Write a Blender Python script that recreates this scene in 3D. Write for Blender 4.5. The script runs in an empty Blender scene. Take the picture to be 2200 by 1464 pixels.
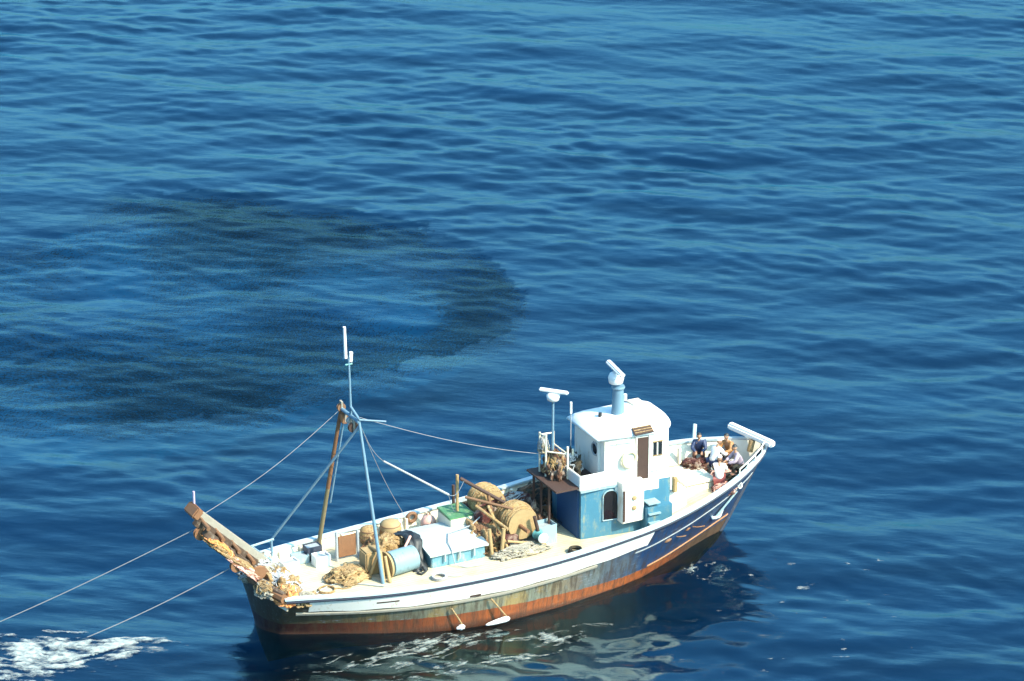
import bpy, bmesh, math, random
import numpy as np
from mathutils import Vector, Matrix, noise
random.seed(7); rng = np.random.default_rng(11)
R = math.radians
sc = bpy.context.scene
col = sc.collection

# ------------------------------------------------------------------ camera, sky, sun, exposure
cam_d = bpy.data.cameras.new('camera'); cam = bpy.data.objects.new('camera', cam_d); col.objects.link(cam)
cam.location = (0, 0, 56); cam.rotation_euler = (R(90 - 21.4), 0, 0)
cam_d.sensor_width = 36; cam_d.lens = 7500 / 2200 * 36; cam_d.clip_start = 1; cam_d.clip_end = 12000
sc.camera = cam
SUN = Vector((0.80, -0.52, 0.90)).normalized()
w = bpy.data.worlds.new('World'); sc.world = w; w.use_nodes = True
nt = w.node_tree; bg = nt.nodes['Background']
sky = nt.nodes.new('ShaderNodeTexSky'); sky.sky_type = 'NISHITA'; sky.sun_disc = False
sky.sun_elevation = math.asin(SUN.z); sky.sun_rotation = math.atan2(SUN.x, SUN.y)
sky.air_density = 1.0; sky.dust_density = 4.0; sky.ozone_density = 4.0
tint = nt.nodes.new('ShaderNodeMix'); tint.data_type = 'RGBA'; tint.blend_type = 'MULTIPLY'; tint.inputs['Factor'].default_value = 1
tint.inputs['B'].default_value = (0.66, 1.12, 1.22, 1)   # the print's cool, cyan sky
nt.links.new(sky.outputs[0], tint.inputs['A']); nt.links.new(tint.outputs['Result'], bg.inputs[0]); bg.inputs[1].default_value = 0.138
sun_d = bpy.data.lights.new('sun', 'SUN'); sun_d.energy = 3.4; sun_d.angle = R(0.5); sun_d.color = (1, 0.87, 0.66)
sun = bpy.data.objects.new('sun', sun_d); col.objects.link(sun)
sun.rotation_euler = SUN.to_track_quat('Z', 'Y').to_euler()
sc.view_settings.view_transform = 'Standard'; sc.view_settings.look = 'None'
sc.view_settings.exposure = 1.33; sc.view_settings.gamma = 1.0
sc.render.engine = 'CYCLES'
try:
    sc.cycles.use_denoising = True; sc.cycles.denoiser = 'OPENIMAGEDENOISE'
except Exception: pass
sc.cycles.max_bounces = 6; sc.cycles.transparent_max_bounces = 8
sc.cycles.caustics_reflective = False; sc.cycles.caustics_refractive = False

# ------------------------------------------------------------------ materials
def nodes(name):
    m = bpy.data.materials.new(name); m.use_nodes = True
    return m, m.node_tree, m.node_tree.nodes['Principled BSDF']
def N(nt, typ, **kw):
    n = nt.nodes.new(typ)
    for k, v in kw.items():
        if k.startswith('i_'): n.inputs[k[2:].replace('_', ' ')].default_value = v
        else: setattr(n, k, v)
    return n
def ramp(nt, fac, stops):
    r = nt.nodes.new('ShaderNodeValToRGB'); e = r.color_ramp.elements
    while len(e) < len(stops): e.new(0.5)
    for el, (p, c) in zip(e, stops):
        el.position = p; el.color = (*c, 1) if len(c) == 3 else c
    nt.links.new(fac, r.inputs[0]); return r.outputs[0]
def noise_tex(nt, scale, detail=5, rough=0.6, stretch=None, vec=None):
    t = nt.nodes.new('ShaderNodeTexCoord'); src = vec or t.outputs['Object']
    if stretch:
        mp = nt.nodes.new('ShaderNodeMapping'); mp.inputs['Scale'].default_value = stretch
        nt.links.new(src, mp.inputs[0]); src = mp.outputs[0]
    n = nt.nodes.new('ShaderNodeTexNoise'); n.inputs['Scale'].default_value = scale
    n.inputs['Detail'].default_value = detail; n.inputs['Roughness'].default_value = rough
    nt.links.new(src, n.inputs['Vector']); return n.outputs['Fac']
def mix(nt, fac, a, b):
    m = nt.nodes.new('ShaderNodeMix'); m.data_type = 'RGBA'
    for s, v in ((m.inputs['Factor'], fac), (m.inputs['A'], a), (m.inputs['B'], b)):
        if isinstance(v, (tuple, list)): s.default_value = (*v, 1) if len(v) == 3 else v
        elif isinstance(v, (int, float)): s.default_value = v
        else: nt.links.new(v, s)
    return m.outputs['Result']
def math_n(nt, op, a, b=0.0, c=0.0, clamp=False):
    m = nt.nodes.new('ShaderNodeMath'); m.operation = op; m.use_clamp = clamp
    for i, v in enumerate((a, b, c)):
        if isinstance(v, (int, float)): m.inputs[i].default_value = v
        else: nt.links.new(v, m.inputs[i])
    return m.outputs[0]
def worn(name, base, dirt=(0.22, 0.12, 0.05), amount=0.5, scale=2.2, rough=0.6, bump=0.25, vary=0.18, metallic=0.0, streak=True):
    """paint or wood with blotches, run-off streaks and fine relief"""
    m, nt, p = nodes(name)
    f1 = noise_tex(nt, scale, 6, 0.65)
    f2 = noise_tex(nt, scale * 5, 5, 0.7, (1, 1, 0.18) if streak else None)
    c = mix(nt, f1, tuple(x * (1 - vary) for x in base), tuple(min(1, x * (1 + vary)) for x in base))
    s = math_n(nt, 'MULTIPLY', f1, f2)
    k = ramp(nt, s, [(0.26 + 0.12 * (1 - amount), (0, 0, 0)), (0.42 + 0.12 * (1 - amount), (1, 1, 1))])
    k2 = math_n(nt, 'MULTIPLY', k, min(1, amount * 1.3))
    c = mix(nt, k2, c, dirt)
    nt.links.new(c, p.inputs['Base Color'])
    p.inputs['Roughness'].default_value = rough; p.inputs['Metallic'].default_value = metallic
    b = nt.nodes.new('ShaderNodeBump'); b.inputs['Strength'].default_value = bump; b.inputs['Distance'].default_value = 0.03
    nt.links.new(noise_tex(nt, scale * 9, 6, 0.7), b.inputs['Height']); nt.links.new(b.outputs[0], p.inputs['Normal'])
    return m
M = {}
M['white'] = worn('white_paint', (0.78, 0.75, 0.68), (0.42, 0.26, 0.11), 0.62, 1.9, 0.5, 0.15, 0.05)
M['cabin'] = worn('cabin_white', (0.78, 0.74, 0.66), (0.50, 0.36, 0.18), 0.75, 1.3, 0.5, 0.3, 0.07)
M['cream'] = worn('cream_paint', (0.74, 0.66, 0.50), (0.38, 0.22, 0.10), 0.35, 1.7, 0.6, 0.2, 0.08)
M['bulwark'] = worn('bulwark_inner', (0.76, 0.68, 0.54), (0.40, 0.20, 0.09), 0.5, 1.9, 0.6, 0.2, 0.08)
M['cap'] = worn('cap_rail_paint', (0.44, 0.52, 0.56), (0.60, 0.54, 0.42), 0.9, 2.5, 0.5, 0.2, 0.12)
M['blue'] = worn('sky_blue_paint', (0.05, 0.17, 0.25), (0.24, 0.26, 0.18), 1.0, 1.8, 0.5, 0.2, 0.2)
M['paleblue'] = worn('pale_blue_paint', (0.26, 0.38, 0.42), (0.42, 0.34, 0.22), 0.8, 2.5, 0.5, 0.2, 0.12)
M['poleblue'] = worn('pole_blue_paint', (0.13, 0.22, 0.29), (0.30, 0.22, 0.15), 0.3, 3, 0.45, 0.1, 0.12)
M['teal'] = worn('teal_paint', (0.10, 0.30, 0.30), (0.25, 0.16, 0.08), 0.6, 3, 0.5, 0.2)
M['green'] = worn('green_paint', (0.07, 0.19, 0.09), (0.42, 0.40, 0.26), 0.8, 3, 0.55, 0.2)
M['navy'] = worn('navy_rubber', (0.035, 0.042, 0.065), (0.16, 0.17, 0.2), 0.5, 3, 0.6, 0.2)
M['rust'] = worn('rusty_steel', (0.22, 0.10, 0.045), (0.08, 0.04, 0.03), 0.7, 4, 0.8, 0.5, 0.35)
M['brown'] = worn('brown_wood', (0.20, 0.10, 0.05), (0.07, 0.04, 0.03), 0.6, 3, 0.75, 0.4, 0.3)
M['darkbrown'] = worn('dark_wood', (0.06, 0.03, 0.022), (0.02, 0.015, 0.015), 0.6, 3, 0.75, 0.4, 0.3)
M['ochre'] = worn('ochre_steel', (0.36, 0.24, 0.11), (0.22, 0.11, 0.05), 0.55, 4, 0.7, 0.4, 0.25)
M['yellow'] = worn('yellow_net', (0.62, 0.40, 0.12), (0.26, 0.14, 0.05), 0.55, 7, 0.9, 1.0, 0.3, streak=False)
M['tan'] = worn('tan_net', (0.55, 0.38, 0.19), (0.26, 0.14, 0.06), 0.6, 6, 0.9, 1.0, 0.3, streak=False)
M['timber'] = worn('grey_timber', (0.30, 0.27, 0.22), (0.10, 0.08, 0.06), 0.6, 4, 0.8, 0.5, 0.3)
M['black'] = worn('black_rubber', (0.018, 0.02, 0.022), (0.08, 0.08, 0.08), 0.4, 3, 0.5, 0.3)
M['darkglass'] = worn('dark_glass', (0.012, 0.012, 0.016), (0.03, 0.03, 0.03), 0.2, 2, 0.08, 0.0)
M['grey'] = worn('grey_steel', (0.32, 0.34, 0.35), (0.18, 0.12, 0.08), 0.5, 4, 0.5, 0.3)
M['orange'] = worn('orange_plastic', (0.72, 0.26, 0.08), (0.5, 0.35, 0.25), 0.4, 5, 0.5, 0.2)
M['pink'] = worn('pink_plastic', (0.62, 0.34, 0.27), (0.45, 0.3, 0.2), 0.4, 5, 0.5, 0.2)
M['red'] = worn('red_paint', (0.45, 0.06, 0.04), (0.5, 0.3, 0.25), 0.4, 5, 0.5, 0.2)
M['maroon'] = worn('maroon_net', (0.17, 0.045, 0.035), (0.40, 0.28, 0.22), 0.5, 8, 0.9, 1.0, 0.4, streak=False)
M['brownnet'] = worn('brown_net', (0.20, 0.10, 0.06), (0.45, 0.36, 0.28), 0.45, 8, 0.9, 1.0, 0.4, streak=False)
M['darknet'] = worn('dark_green_net', (0.025, 0.04, 0.035), (0.12, 0.10, 0.07), 0.5, 8, 0.9, 1.0, 0.4, streak=False)
M['warp'] = worn('wet_warp', (0.20, 0.22, 0.24), (0.12, 0.12, 0.12), 0.5, 6, 0.8, 0.4)
M['rope'] = worn('weathered_rope', (0.42, 0.42, 0.42), (0.25, 0.2, 0.16), 0.5, 9, 0.9, 0.5)
M['whiteplastic'] = worn('white_plastic', (0.80, 0.79, 0.76), (0.5, 0.45, 0.35), 0.2, 3, 0.35, 0.05, 0.04)

def net_mat(name, a, b, c):
    m, nt, p = nodes(name)
    f = noise_tex(nt, 14, 8, 0.8); g_ = noise_tex(nt, 3, 5, 0.6)
    col_ = mix(nt, ramp(nt, f, [(0.40, (0, 0, 0)), (0.60, (1, 1, 1))]), a, b)
    col_ = mix(nt, ramp(nt, g_, [(0.48, (0, 0, 0)), (0.62, (1, 1, 1))]), col_, c)
    nt.links.new(col_, p.inputs['Base Color']); p.inputs['Roughness'].default_value = 0.95
    b_ = nt.nodes.new('ShaderNodeBump'); b_.inputs['Strength'].default_value = 1.0; b_.inputs['Distance'].default_value = 0.08
    nt.links.new(noise_tex(nt, 22, 6, 0.8), b_.inputs['Height']); nt.links.new(b_.outputs[0], p.inputs['Normal'])
    return m
M['yellow'] = net_mat('yellow_net', (.50, .33, .13), (.26, .15, .06), (.56, .42, .22))
M['tan'] = net_mat('tan_net', (.58, .40, .20), (.24, .13, .06), (.50, .30, .12))
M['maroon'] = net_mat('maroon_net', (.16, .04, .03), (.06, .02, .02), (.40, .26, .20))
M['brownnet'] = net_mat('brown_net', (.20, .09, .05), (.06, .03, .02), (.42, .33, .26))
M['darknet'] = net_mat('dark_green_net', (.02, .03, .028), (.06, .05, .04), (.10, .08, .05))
M['greynet'] = net_mat('grey_net', (.50, .46, .38), (.22, .18, .13), (.60, .52, .36))
# ------------------------------------------------------------------ boat frame (x forward, y to port, z up, metres)
PSI = R(27)
def _origin():
    q = Vector((0, math.cos(R(21.4)), -math.sin(R(21.4))))
    return Vector((-8.954, 113.979, 0))
BO = _origin()
BM = Matrix.Translation(BO) @ Matrix.Rotation(PSI, 4, 'Z')
def b2w(p): return BM @ Vector(p)

class Thing:
    """an Empty at the thing's base that parents its parts; every mesh is written in boat (or world) metres"""
    def __init__(s, name, label=None, cat=None, base=(0, 0, 0), group=None, parent=None, world=False):
        s.base = Vector(base); s.world = world
        s.o = bpy.data.objects.new(name, None); col.objects.link(s.o); s.o.empty_display_size = 0.3
        if parent:
            s.o.parent = parent.o if isinstance(parent, Thing) else parent
            s.o.location = s.base - parent.base
        else:
            s.o.matrix_world = Matrix.Translation(s.base) if world else BM @ Matrix.Translation(s.base)
        tag(s.o, label, cat, group)
def tag(o, label=None, cat=None, group=None, kind=None):
    for k, v in (('label', label), ('category', cat), ('group', group), ('kind', kind)):
        if v: o[k] = v
class MB:
    def __init__(s): s.b = bmesh.new()
    def _new(s, r, mat):
        vs = r['verts']; bmesh.ops.transform(s.b, matrix=mat, verts=vs); return vs
    def box(s, c, size, rot=(0, 0, 0), bevel=0.0):
        from mathutils import Euler
        r = bmesh.ops.create_cube(s.b, size=1)
        vs = s._new(r, Matrix.Translation(c) @ Euler(rot).to_matrix().to_4x4() @ Matrix.Diagonal((*size, 1)))
        if bevel:
            es = list({e for v in vs for e in v.link_edges})
            bmesh.ops.bevel(s.b, geom=es, offset=bevel, segments=2, affect='EDGES')
        return s
    def b2(s, x0, x1, y0, y1, z0, z1, bevel=0.0):
        return s.box(((x0+x1)/2, (y0+y1)/2, (z0+z1)/2), (abs(x1-x0), abs(y1-y0), abs(z1-z0)), bevel=bevel)
    def tube(s, p0, p1, r0, r1=None, n=10):
        p0, p1 = Vector(p0), Vector(p1); d = p1 - p0
        if d.length < 1e-6: return s
        r = bmesh.ops.create_cone(s.b, cap_ends=True, segments=n, radius1=r0, radius2=r0 if r1 is None else r1, depth=d.length)
        s._new(r, Matrix.Translation((p0+p1)/2) @ d.to_track_quat('Z', 'Y').to_matrix().to_4x4()); return s
    def path(s, pts, r, n=6):
        pts = [Vector(p) for p in pts]; rings = []
        for i, p in enumerate(pts):
            d = (pts[min(i+1, len(pts)-1)] - pts[max(i-1, 0)]).normalized()
            q = d.to_track_quat('Z', 'Y').to_matrix()
            rr = r(i/(len(pts)-1)) if callable(r) else r
            rings.append([s.b.verts.new(p + q @ Vector((rr*math.cos(2*math.pi*k/n), rr*math.sin(2*math.pi*k/n), 0))) for k in range(n)])
        for a, b in zip(rings, rings[1:]):
            for k in range(n):
                s.b.faces.new((a[k], a[(k+1) % n], b[(k+1) % n], b[k]))
        s.b.faces.new(rings[0][::-1]); s.b.faces.new(rings[-1]); return s
    def sphere(s, c, r, scale=(1, 1, 1), rot=(0, 0, 0), sub=2):
        from mathutils import Euler
        q = bmesh.ops.create_icosphere(s.b, subdivisions=sub, radius=r)
        s._new(q, Matrix.Translation(c) @ Euler(rot).to_matrix().to_4x4() @ Matrix.Diagonal((*scale, 1))); return s
    def torus(s, c, R_, r, axis=(0, 0, 1), n=24, m=8):
        q = Vector(axis).to_track_quat('Z', 'Y').to_matrix(); V = []
        for i in range(n):
            a = 2*math.pi*i/n
            V.append([s.b.verts.new(Vector(c) + q @ Vector(((R_+r*math.cos(2*math.pi*k/m))*math.cos(a), (R_+r*math.cos(2*math.pi*k/m))*math.sin(a), r*math.sin(2*math.pi*k/m)))) for k in range(m)])
        for i in range(n):
            for k in range(m):
                s.b.faces.new((V[i][k], V[(i+1) % n][k], V[(i+1) % n][(k+1) % m], V[i][(k+1) % m]))
        return s
    def lathe(s, c, prof, axis=(0, 0, 1), n=24):
        """prof: (distance along the axis, radius)"""
        q = Vector(axis).to_track_quat('Z', 'Y').to_matrix(); V = []
        for h, r in prof:
            V.append([s.b.verts.new(Vector(c) + q @ Vector((r*math.cos(2*math.pi*k/n), r*math.sin(2*math.pi*k/n), h))) for k in range(n)])
        for a, b in zip(V, V[1:]):
            for k in range(n): s.b.faces.new((a[k], a[(k+1) % n], b[(k+1) % n], b[k]))
        s.b.faces.new(V[0][::-1]); s.b.faces.new(V[-1]); return s
    def prism(s, out, z0, z1):
        a = [s.b.verts.new((x, y, z0(x) if callable(z0) else z0)) for x, y in out]
        b = [s.b.verts.new((x, y, z1(x) if callable(z1) else z1)) for x, y in out]
        n = len(out)
        for k in range(n): s.b.faces.new((a[k], a[(k+1) % n], b[(k+1) % n], b[k]))
        s.b.faces.new(a[::-1]); s.b.faces.new(b); return s
    def grid(s, f, nu, nv):
        V = [[s.b.verts.new(f(i/nu, j/nv)) for j in range(nv+1)] for i in range(nu+1)]
        for i in range(nu):
            for j in range(nv): s.b.faces.new((V[i][j], V[i+1][j], V[i+1][j+1], V[i][j+1]))
        return s
    def lump(s, c, size, amp=0.3, freq=2.5, sub=4, seed=0, rot=0.0, floor=True):
        """an uneven heap: a flattened ball pushed about by noise"""
        r = bmesh.ops.create_icosphere(s.b, subdivisions=sub, radius=1); sd = Vector((seed*7.3, seed*3.1, seed*1.7))
        cr, sr = math.cos(rot), math.sin(rot)
        for v in r['verts']:
            p = v.co.copy()
            k = 1 + amp*noise.fractal(p*freq+sd, 0.7, 2.2, 6) + 0.45*amp*(0.5-abs(noise.noise(p*7+sd)))*1.2 + .12*amp*noise.noise(p*19+sd)
            if floor and p.z < 0: p.z *= 0.25
            p = Vector((p.x*size[0]*k, p.y*size[1]*k, p.z*size[2]*k))
            v.co = Vector(c) + Vector((p.x*cr-p.y*sr, p.x*sr+p.y*cr, p.z))
        return s
    def build(s, name, mat, parent=None, smooth=False, label=None, cat=None, group=None, kind=None, weld=True, norm=True):
        if norm: bmesh.ops.recalc_face_normals(s.b, faces=s.b.faces)
        par = parent
        base = parent.base if isinstance(parent, Thing) else (parent['_b'] if parent is not None and '_b' in parent else None)
        me = bpy.data.meshes.new(name)
        if parent is None:
            vs = [v.co for v in s.b.verts]
            lo = Vector((min(v.x for v in vs), min(v.y for v in vs), min(v.z for v in vs)))
            hi = Vector((max(v.x for v in vs), max(v.y for v in vs), max(v.z for v in vs)))
            base = Vector(((lo.x+hi.x)/2, (lo.y+hi.y)/2, lo.z))
        base = Vector(base)
        bmesh.ops.translate(s.b, verts=s.b.verts, vec=-base)
        s.b.to_mesh(me); s.b.free()
        if smooth:
            for p in me.polygons: p.use_smooth = True
            if smooth != 'all':
                try: me.set_sharp_from_angle(angle=R(38))
                except Exception: pass
        if isinstance(mat, str): mat = M[mat]
        me.materials.append(mat)
        o = bpy.data.objects.new(name, me); col.objects.link(o)
        if parent is None: o.matrix_world = BM @ Matrix.Translation(base)
        else: o.parent = parent.o if isinstance(parent, Thing) else parent
        tag(o, label, cat, group, kind)
        return o
def sub(parent_obj, thing):
    """lets a mesh part carry sub-parts written in the same frame as the thing"""
    t = Thing.__new__(Thing); t.o = parent_obj; t.base = thing.base; t.world = thing.world; return t

# ------------------------------------------------------------------ water
comps = []
def add_waves(n, l0, l1, amp, mean, spread):
    for _ in range(n):
        L = math.exp(rng.uniform(math.log(l0), math.log(l1)))
        a = R(mean + rng.normal(0, spread)); k = 2*math.pi/L
        comps.append((k*math.cos(a), k*math.sin(a), amp*rng.uniform(0.5, 1.3)*L/math.sqrt(n), rng.uniform(0, 2*math.pi), L))
add_waves(8, 9, 17, 0.0095, 76, 18)
add_waves(26, 3.6, 9, 0.0095, 78, 20)
add_waves(60, 1.5, 3.6, 0.0130, 79, 22)
add_waves(90, 0.55, 1.5, 0.0158, 80, 25)
def water_h(X, Y, cell=None):
    Z = np.zeros_like(X)
    # slow patchiness: gusts roughen some areas more than others
    g = 0.88 + 0.42*np.sin(X*0.085+0.5*np.sin(Y*0.05)+1.0)*np.sin(Y*0.11+0.4*np.sin(X*0.13)+2.0) + 0.16*np.sin(X*0.31+Y*0.17)*np.sin(Y*0.37-X*0.11)
    # slick in the lee of the hull
    c_, s_ = math.cos(R(27)), math.sin(R(27)); bx = (X+8.954)*c_+(Y-113.979)*s_; by = -(X+8.954)*s_+(Y-113.979)*c_
    lee = 1-0.30*np.exp(-((bx-9.5)/9.5)**4-((by+5.0)/5.2)**4)
    for kx, ky, a, ph, L in comps:
        t = kx*X+ky*Y+ph
        f = a*(np.cos(t)+0.18*np.cos(2*t))
        if L < 6: f = f*g*lee
        if cell is not None: f = f*np.clip((L/cell-3)/3, 0, 1)
        Z += f
    return Z
def axis(lo, hi, step, far, grow=1.22):
    a = list(np.arange(lo, hi+1e-6, step)); s = step; v = hi
    while v < far: s *= grow; v += s; a.append(v)
    s = step; v = lo; pre = []
    while v > -far: s *= grow; v -= s; pre.append(v)
    return np.array(pre[::-1]+a)
XS = axis(-40, 40, 0.13, 6000); YS = axis(100, 216, 0.17, 6000)
X, Y = np.meshgrid(XS, YS, indexing='ij')
cx = np.gradient(XS)[:, None]*np.ones_like(Y); cy = np.gradient(YS)[None, :]*np.ones_like(X)
Z = water_h(X, Y, np.maximum(cx, cy))
def grid_mesh(name, X, Y, Z):
    nx, ny = X.shape
    co = np.stack([X, Y, Z], -1).reshape(-1, 3).astype(np.float32)
    i = np.arange(nx*ny).reshape(nx, ny)
    q = np.stack([i[:-1, :-1], i[1:, :-1], i[1:, 1:], i[:-1, 1:]], -1).reshape(-1, 4)
    return mesh_np(name, co, q)
def mesh_np(name, co, q, smooth=True):
    me = bpy.data.meshes.new(name); k = q.shape[1]
    me.vertices.add(len(co)); me.vertices.foreach_set('co', np.asarray(co, np.float32).ravel())
    me.loops.add(q.size); me.loops.foreach_set('vertex_index', q.ravel().astype(np.int32))
    me.polygons.add(len(q)); me.polygons.foreach_set('loop_start', (np.arange(len(q))*k).astype(np.int32))
    me.polygons.foreach_set('use_smooth', np.full(len(q), smooth))
    me.update(calc_edges=True); me.validate(); return me
def water_material():
    m = bpy.data.materials.new('sea_water'); m.use_nodes = True; nt = m.node_tree; nt.nodes.clear()
    out = nt.nodes.new('ShaderNodeOutputMaterial')
    tc = nt.nodes.new('ShaderNodeTexCoord')
    big = noise_tex(nt, 0.05, 4, 0.6)
    dif = nt.nodes.new('ShaderNodeBsdfDiffuse')
    nt.links.new(mix(nt, big, (0.0005, 0.030, 0.07), (0.001, 0.042, 0.09)), dif.inputs['Color'])
    tr = nt.nodes.new('ShaderNodeBsdfTransparent'); tr.inputs['Color'].default_value = (0.70, 0.95, 1.0, 1)
    body = nt.nodes.new('ShaderNodeMixShader'); body.inputs[0].default_value = 0.96
    nt.links.new(dif.outputs[0], body.inputs[1]); nt.links.new(tr.outputs[0], body.inputs[2])
    b1 = nt.nodes.new('ShaderNodeBump'); b1.inputs['Strength'].default_value = 0.62; b1.inputs['Distance'].default_value = 0.05
    mp = nt.nodes.new('ShaderNodeMapping'); mp.inputs['Rotation'].default_value = (0, 0, R(12)); nt.links.new(tc.outputs['Object'], mp.inputs[0])
    n1 = noise_tex(nt, 2.4, 5, 0.6, (0.32, 1.0, 1), mp.outputs[0])
    nt.links.new(n1, b1.inputs['Height'])
    al = nt.nodes.new('ShaderNodeAttribute'); al.attribute_name = 'ripple'; nt.links.new(math_n(nt, 'MULTIPLY', al.outputs['Fac'], 0.62), b1.inputs['Strength'])
    at = nt.nodes.new('ShaderNodeAttribute'); at.attribute_name = 'mirror_cut'   # mask that weakens the sky reflection over the shoal to darken it
    fr = nt.nodes.new('ShaderNodeFresnel'); fr.inputs['IOR'].default_value = 1.66; nt.links.new(b1.outputs[0], fr.inputs['Normal'])
    gl = nt.nodes.new('ShaderNodeBsdfGlossy'); gl.inputs['Color'].default_value = (0.72, 0.99, 1.0, 1); gl.inputs['Roughness'].default_value = 0.045; nt.links.new(b1.outputs[0], gl.inputs['Normal'])
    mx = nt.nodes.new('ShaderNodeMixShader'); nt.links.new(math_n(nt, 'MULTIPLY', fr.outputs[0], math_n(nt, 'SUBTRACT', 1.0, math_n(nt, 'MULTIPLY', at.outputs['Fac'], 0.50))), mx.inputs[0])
    nt.links.new(body.outputs[0], mx.inputs[1]); nt.links.new(gl.outputs[0], mx.inputs[2])
    nt.links.new(mx.outputs[0], out.inputs['Surface'])
    return m
def shoal_density(P):
    def blob(cx_, cy_, rx, ry): return np.exp(-(((P[:, 0]-cx_)/rx)**2+((P[:, 1]-cy_)/ry)**2))
    tex = np.clip((fbm(P*np.array([1, .7]), .30, 21)-.36)*3.4, 0, 1); d = .14+.26*tex
    d += (.35+.65*tex)*(1.15*blob(-6, 157.4, 7.5, 3.0)+.5*blob(-15, 160.3, 5, 1.6)+.8*blob(-.8, 149.5, 2.2, 4.5)+1.1*blob(-8, 139.5, 8, 4.2)+.42*blob(-16, 137.0, 7, 3.4)+.5*blob(-11.5, 150, 2.0, 4))
    d -= .20*blob(-7.5, 149.5, 3.2, 3.2)+.22*blob(-18.5, 149, 5.5, 5)+.3*blob(-4, 145.5, 2.0, 1.6)
    return np.clip(d, .015, 1)*np.clip((P[:, 0]+27)/10, .22, 1)
poly = np.array([(-21.5, 156.5), (-19.5, 161.8), (-15.5, 162.0), (-11.4, 161.1), (-8.3, 159.4), (-4.4, 157.2), (-1.6, 153.4), (.2, 149.6), (.9, 147), (-.2, 143), (-2.8, 140.2), (-5, 138.4), (-7.9, 135.8), (-10.5, 134.0), (-14, 133.0), (-19, 132.4), (-27, 132), (-27, 153)])
def inside(P, poly):
    x, y = P[:, 0], P[:, 1]; r_ = np.zeros(len(P), bool); j = len(poly)-1
    for i in range(len(poly)):
        xi, yi = poly[i]; xj, yj = poly[j]
        c = ((yi > y) != (yj > y)) & (x < (xj-xi)*(y-yi)/(yj-yi+1e-12)+xi); r_ ^= c; j = i
    return r_
def vnoise(P, f, seed):
    r_ = np.random.default_rng(seed); T = r_.random((256, 256)); q = P*f+seed*13.7; i = np.floor(q).astype(int); t = q-i; t = t*t*(3-2*t)
    a = T[i[:, 0] % 256, i[:, 1] % 256]; b = T[(i[:, 0]+1) % 256, i[:, 1] % 256]; c = T[i[:, 0] % 256, (i[:, 1]+1) % 256]; d = T[(i[:, 0]+1) % 256, (i[:, 1]+1) % 256]
    return (a*(1-t[:, 0])+b*t[:, 0])*(1-t[:, 1])+(c*(1-t[:, 0])+d*t[:, 0])*t[:, 1]
def fbm(P, f, seed, o=4):
    s_ = 0; a = 1; tot = 0
    for k in range(o): s_ = s_+a*vnoise(P, f*2**k, seed+k); tot += a; a *= .55
    return s_/tot
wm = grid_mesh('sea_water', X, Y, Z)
PW = np.column_stack([X.ravel(), Y.ravel()-1.2]); mcut = np.zeros(len(PW)); sel = (PW[:, 0] > -28) & (PW[:, 0] < 4) & (PW[:, 1] > 130) & (PW[:, 1] < 166)
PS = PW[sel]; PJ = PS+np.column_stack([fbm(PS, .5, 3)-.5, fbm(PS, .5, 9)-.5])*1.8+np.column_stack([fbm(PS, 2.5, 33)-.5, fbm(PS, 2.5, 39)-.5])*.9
mcut[sel] = inside(PJ, poly)*np.clip(shoal_density(PS)*1.6+.15, 0, 1)
_a = wm.attributes.new('mirror_cut', 'FLOAT', 'POINT'); _a.data.foreach_set('value', mcut.astype(np.float32))
_c, _s = math.cos(R(27)), math.sin(R(27)); _bx = (X+8.954)*_c+(Y-113.979)*_s; _by = -(X+8.954)*_s+(Y-113.979)*_c
_a = wm.attributes.new('ripple', 'FLOAT', 'POINT'); _a.data.foreach_set('value', (1-.75*np.exp(-((_bx-9.5)/9.5)**4-((_by+5.5)/5.5)**4)).ravel().astype(np.float32))
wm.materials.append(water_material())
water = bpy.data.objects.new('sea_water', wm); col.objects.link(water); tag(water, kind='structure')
dm, dnt, dp = nodes('deep_blue'); dp.inputs['Base Color'].default_value = (0.0003, 0.068, 0.170, 1); dp.inputs['Roughness'].default_value = 1.0; dp.inputs['Specular IOR Level'].default_value = 0
mb = MB(); mb.grid(lambda u, v: (-6000+12000*u, -6000+12000*v, -2.6), 4, 4)
me = bpy.data.meshes.new('deep_water'); mb.b.to_mesh(me); mb.b.free(); me.materials.append(dm)
o = bpy.data.objects.new('deep_water', me); col.objects.link(o); tag(o, kind='structure')

# ------------------------------------------------------------------ hull shape
def tab(xs, ys):
    xs, ys = list(xs), list(ys)
    def f(x):
        if x <= xs[0]: return ys[0]
        if x >= xs[-1]: return ys[-1]
        for i in range(len(xs)-1):
            if xs[i] <= x <= xs[i+1]:
                h = xs[i+1]-xs[i]; t = (x-xs[i])/h
                m0 = (ys[i+1]-ys[i-1])/(xs[i+1]-xs[i-1]) if i > 0 else (ys[i+1]-ys[i])/h
                m1 = (ys[i+2]-ys[i])/(xs[i+2]-xs[i]) if i+2 < len(xs) else (ys[i+1]-ys[i])/h
                return (2*t**3-3*t*t+1)*ys[i]+(t**3-2*t*t+t)*h*m0+(-2*t**3+3*t*t)*ys[i+1]+(t**3-t*t)*h*m1
    return f
LOA = 21.0
sheer_z = tab([0, 3.7, 6.7, 10.3, 14.2, 16.4, 18.5, 20.0, 21.0], [1.72, 1.74, 1.84, 2.02, 2.42, 2.70, 3.02, 3.26, 3.42])
hbs = {-1: tab([0, .6, 3.7, 6.7, 10.3, 14.2, 16.4, 18.5, 20.0, 20.8, 21.0], [1.25, 1.45, 2.42, 3.02, 3.30, 3.28, 2.90, 2.12, 1.18, .42, .03]),
       1: tab([0, 1.7, 5.2, 8.6, 13.5, 16.4, 18.5, 20.0, 20.8, 21.0], [2.55, 2.95, 3.22, 3.30, 3.30, 3.0, 2.38, 1.36, .48, .03])}
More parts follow.
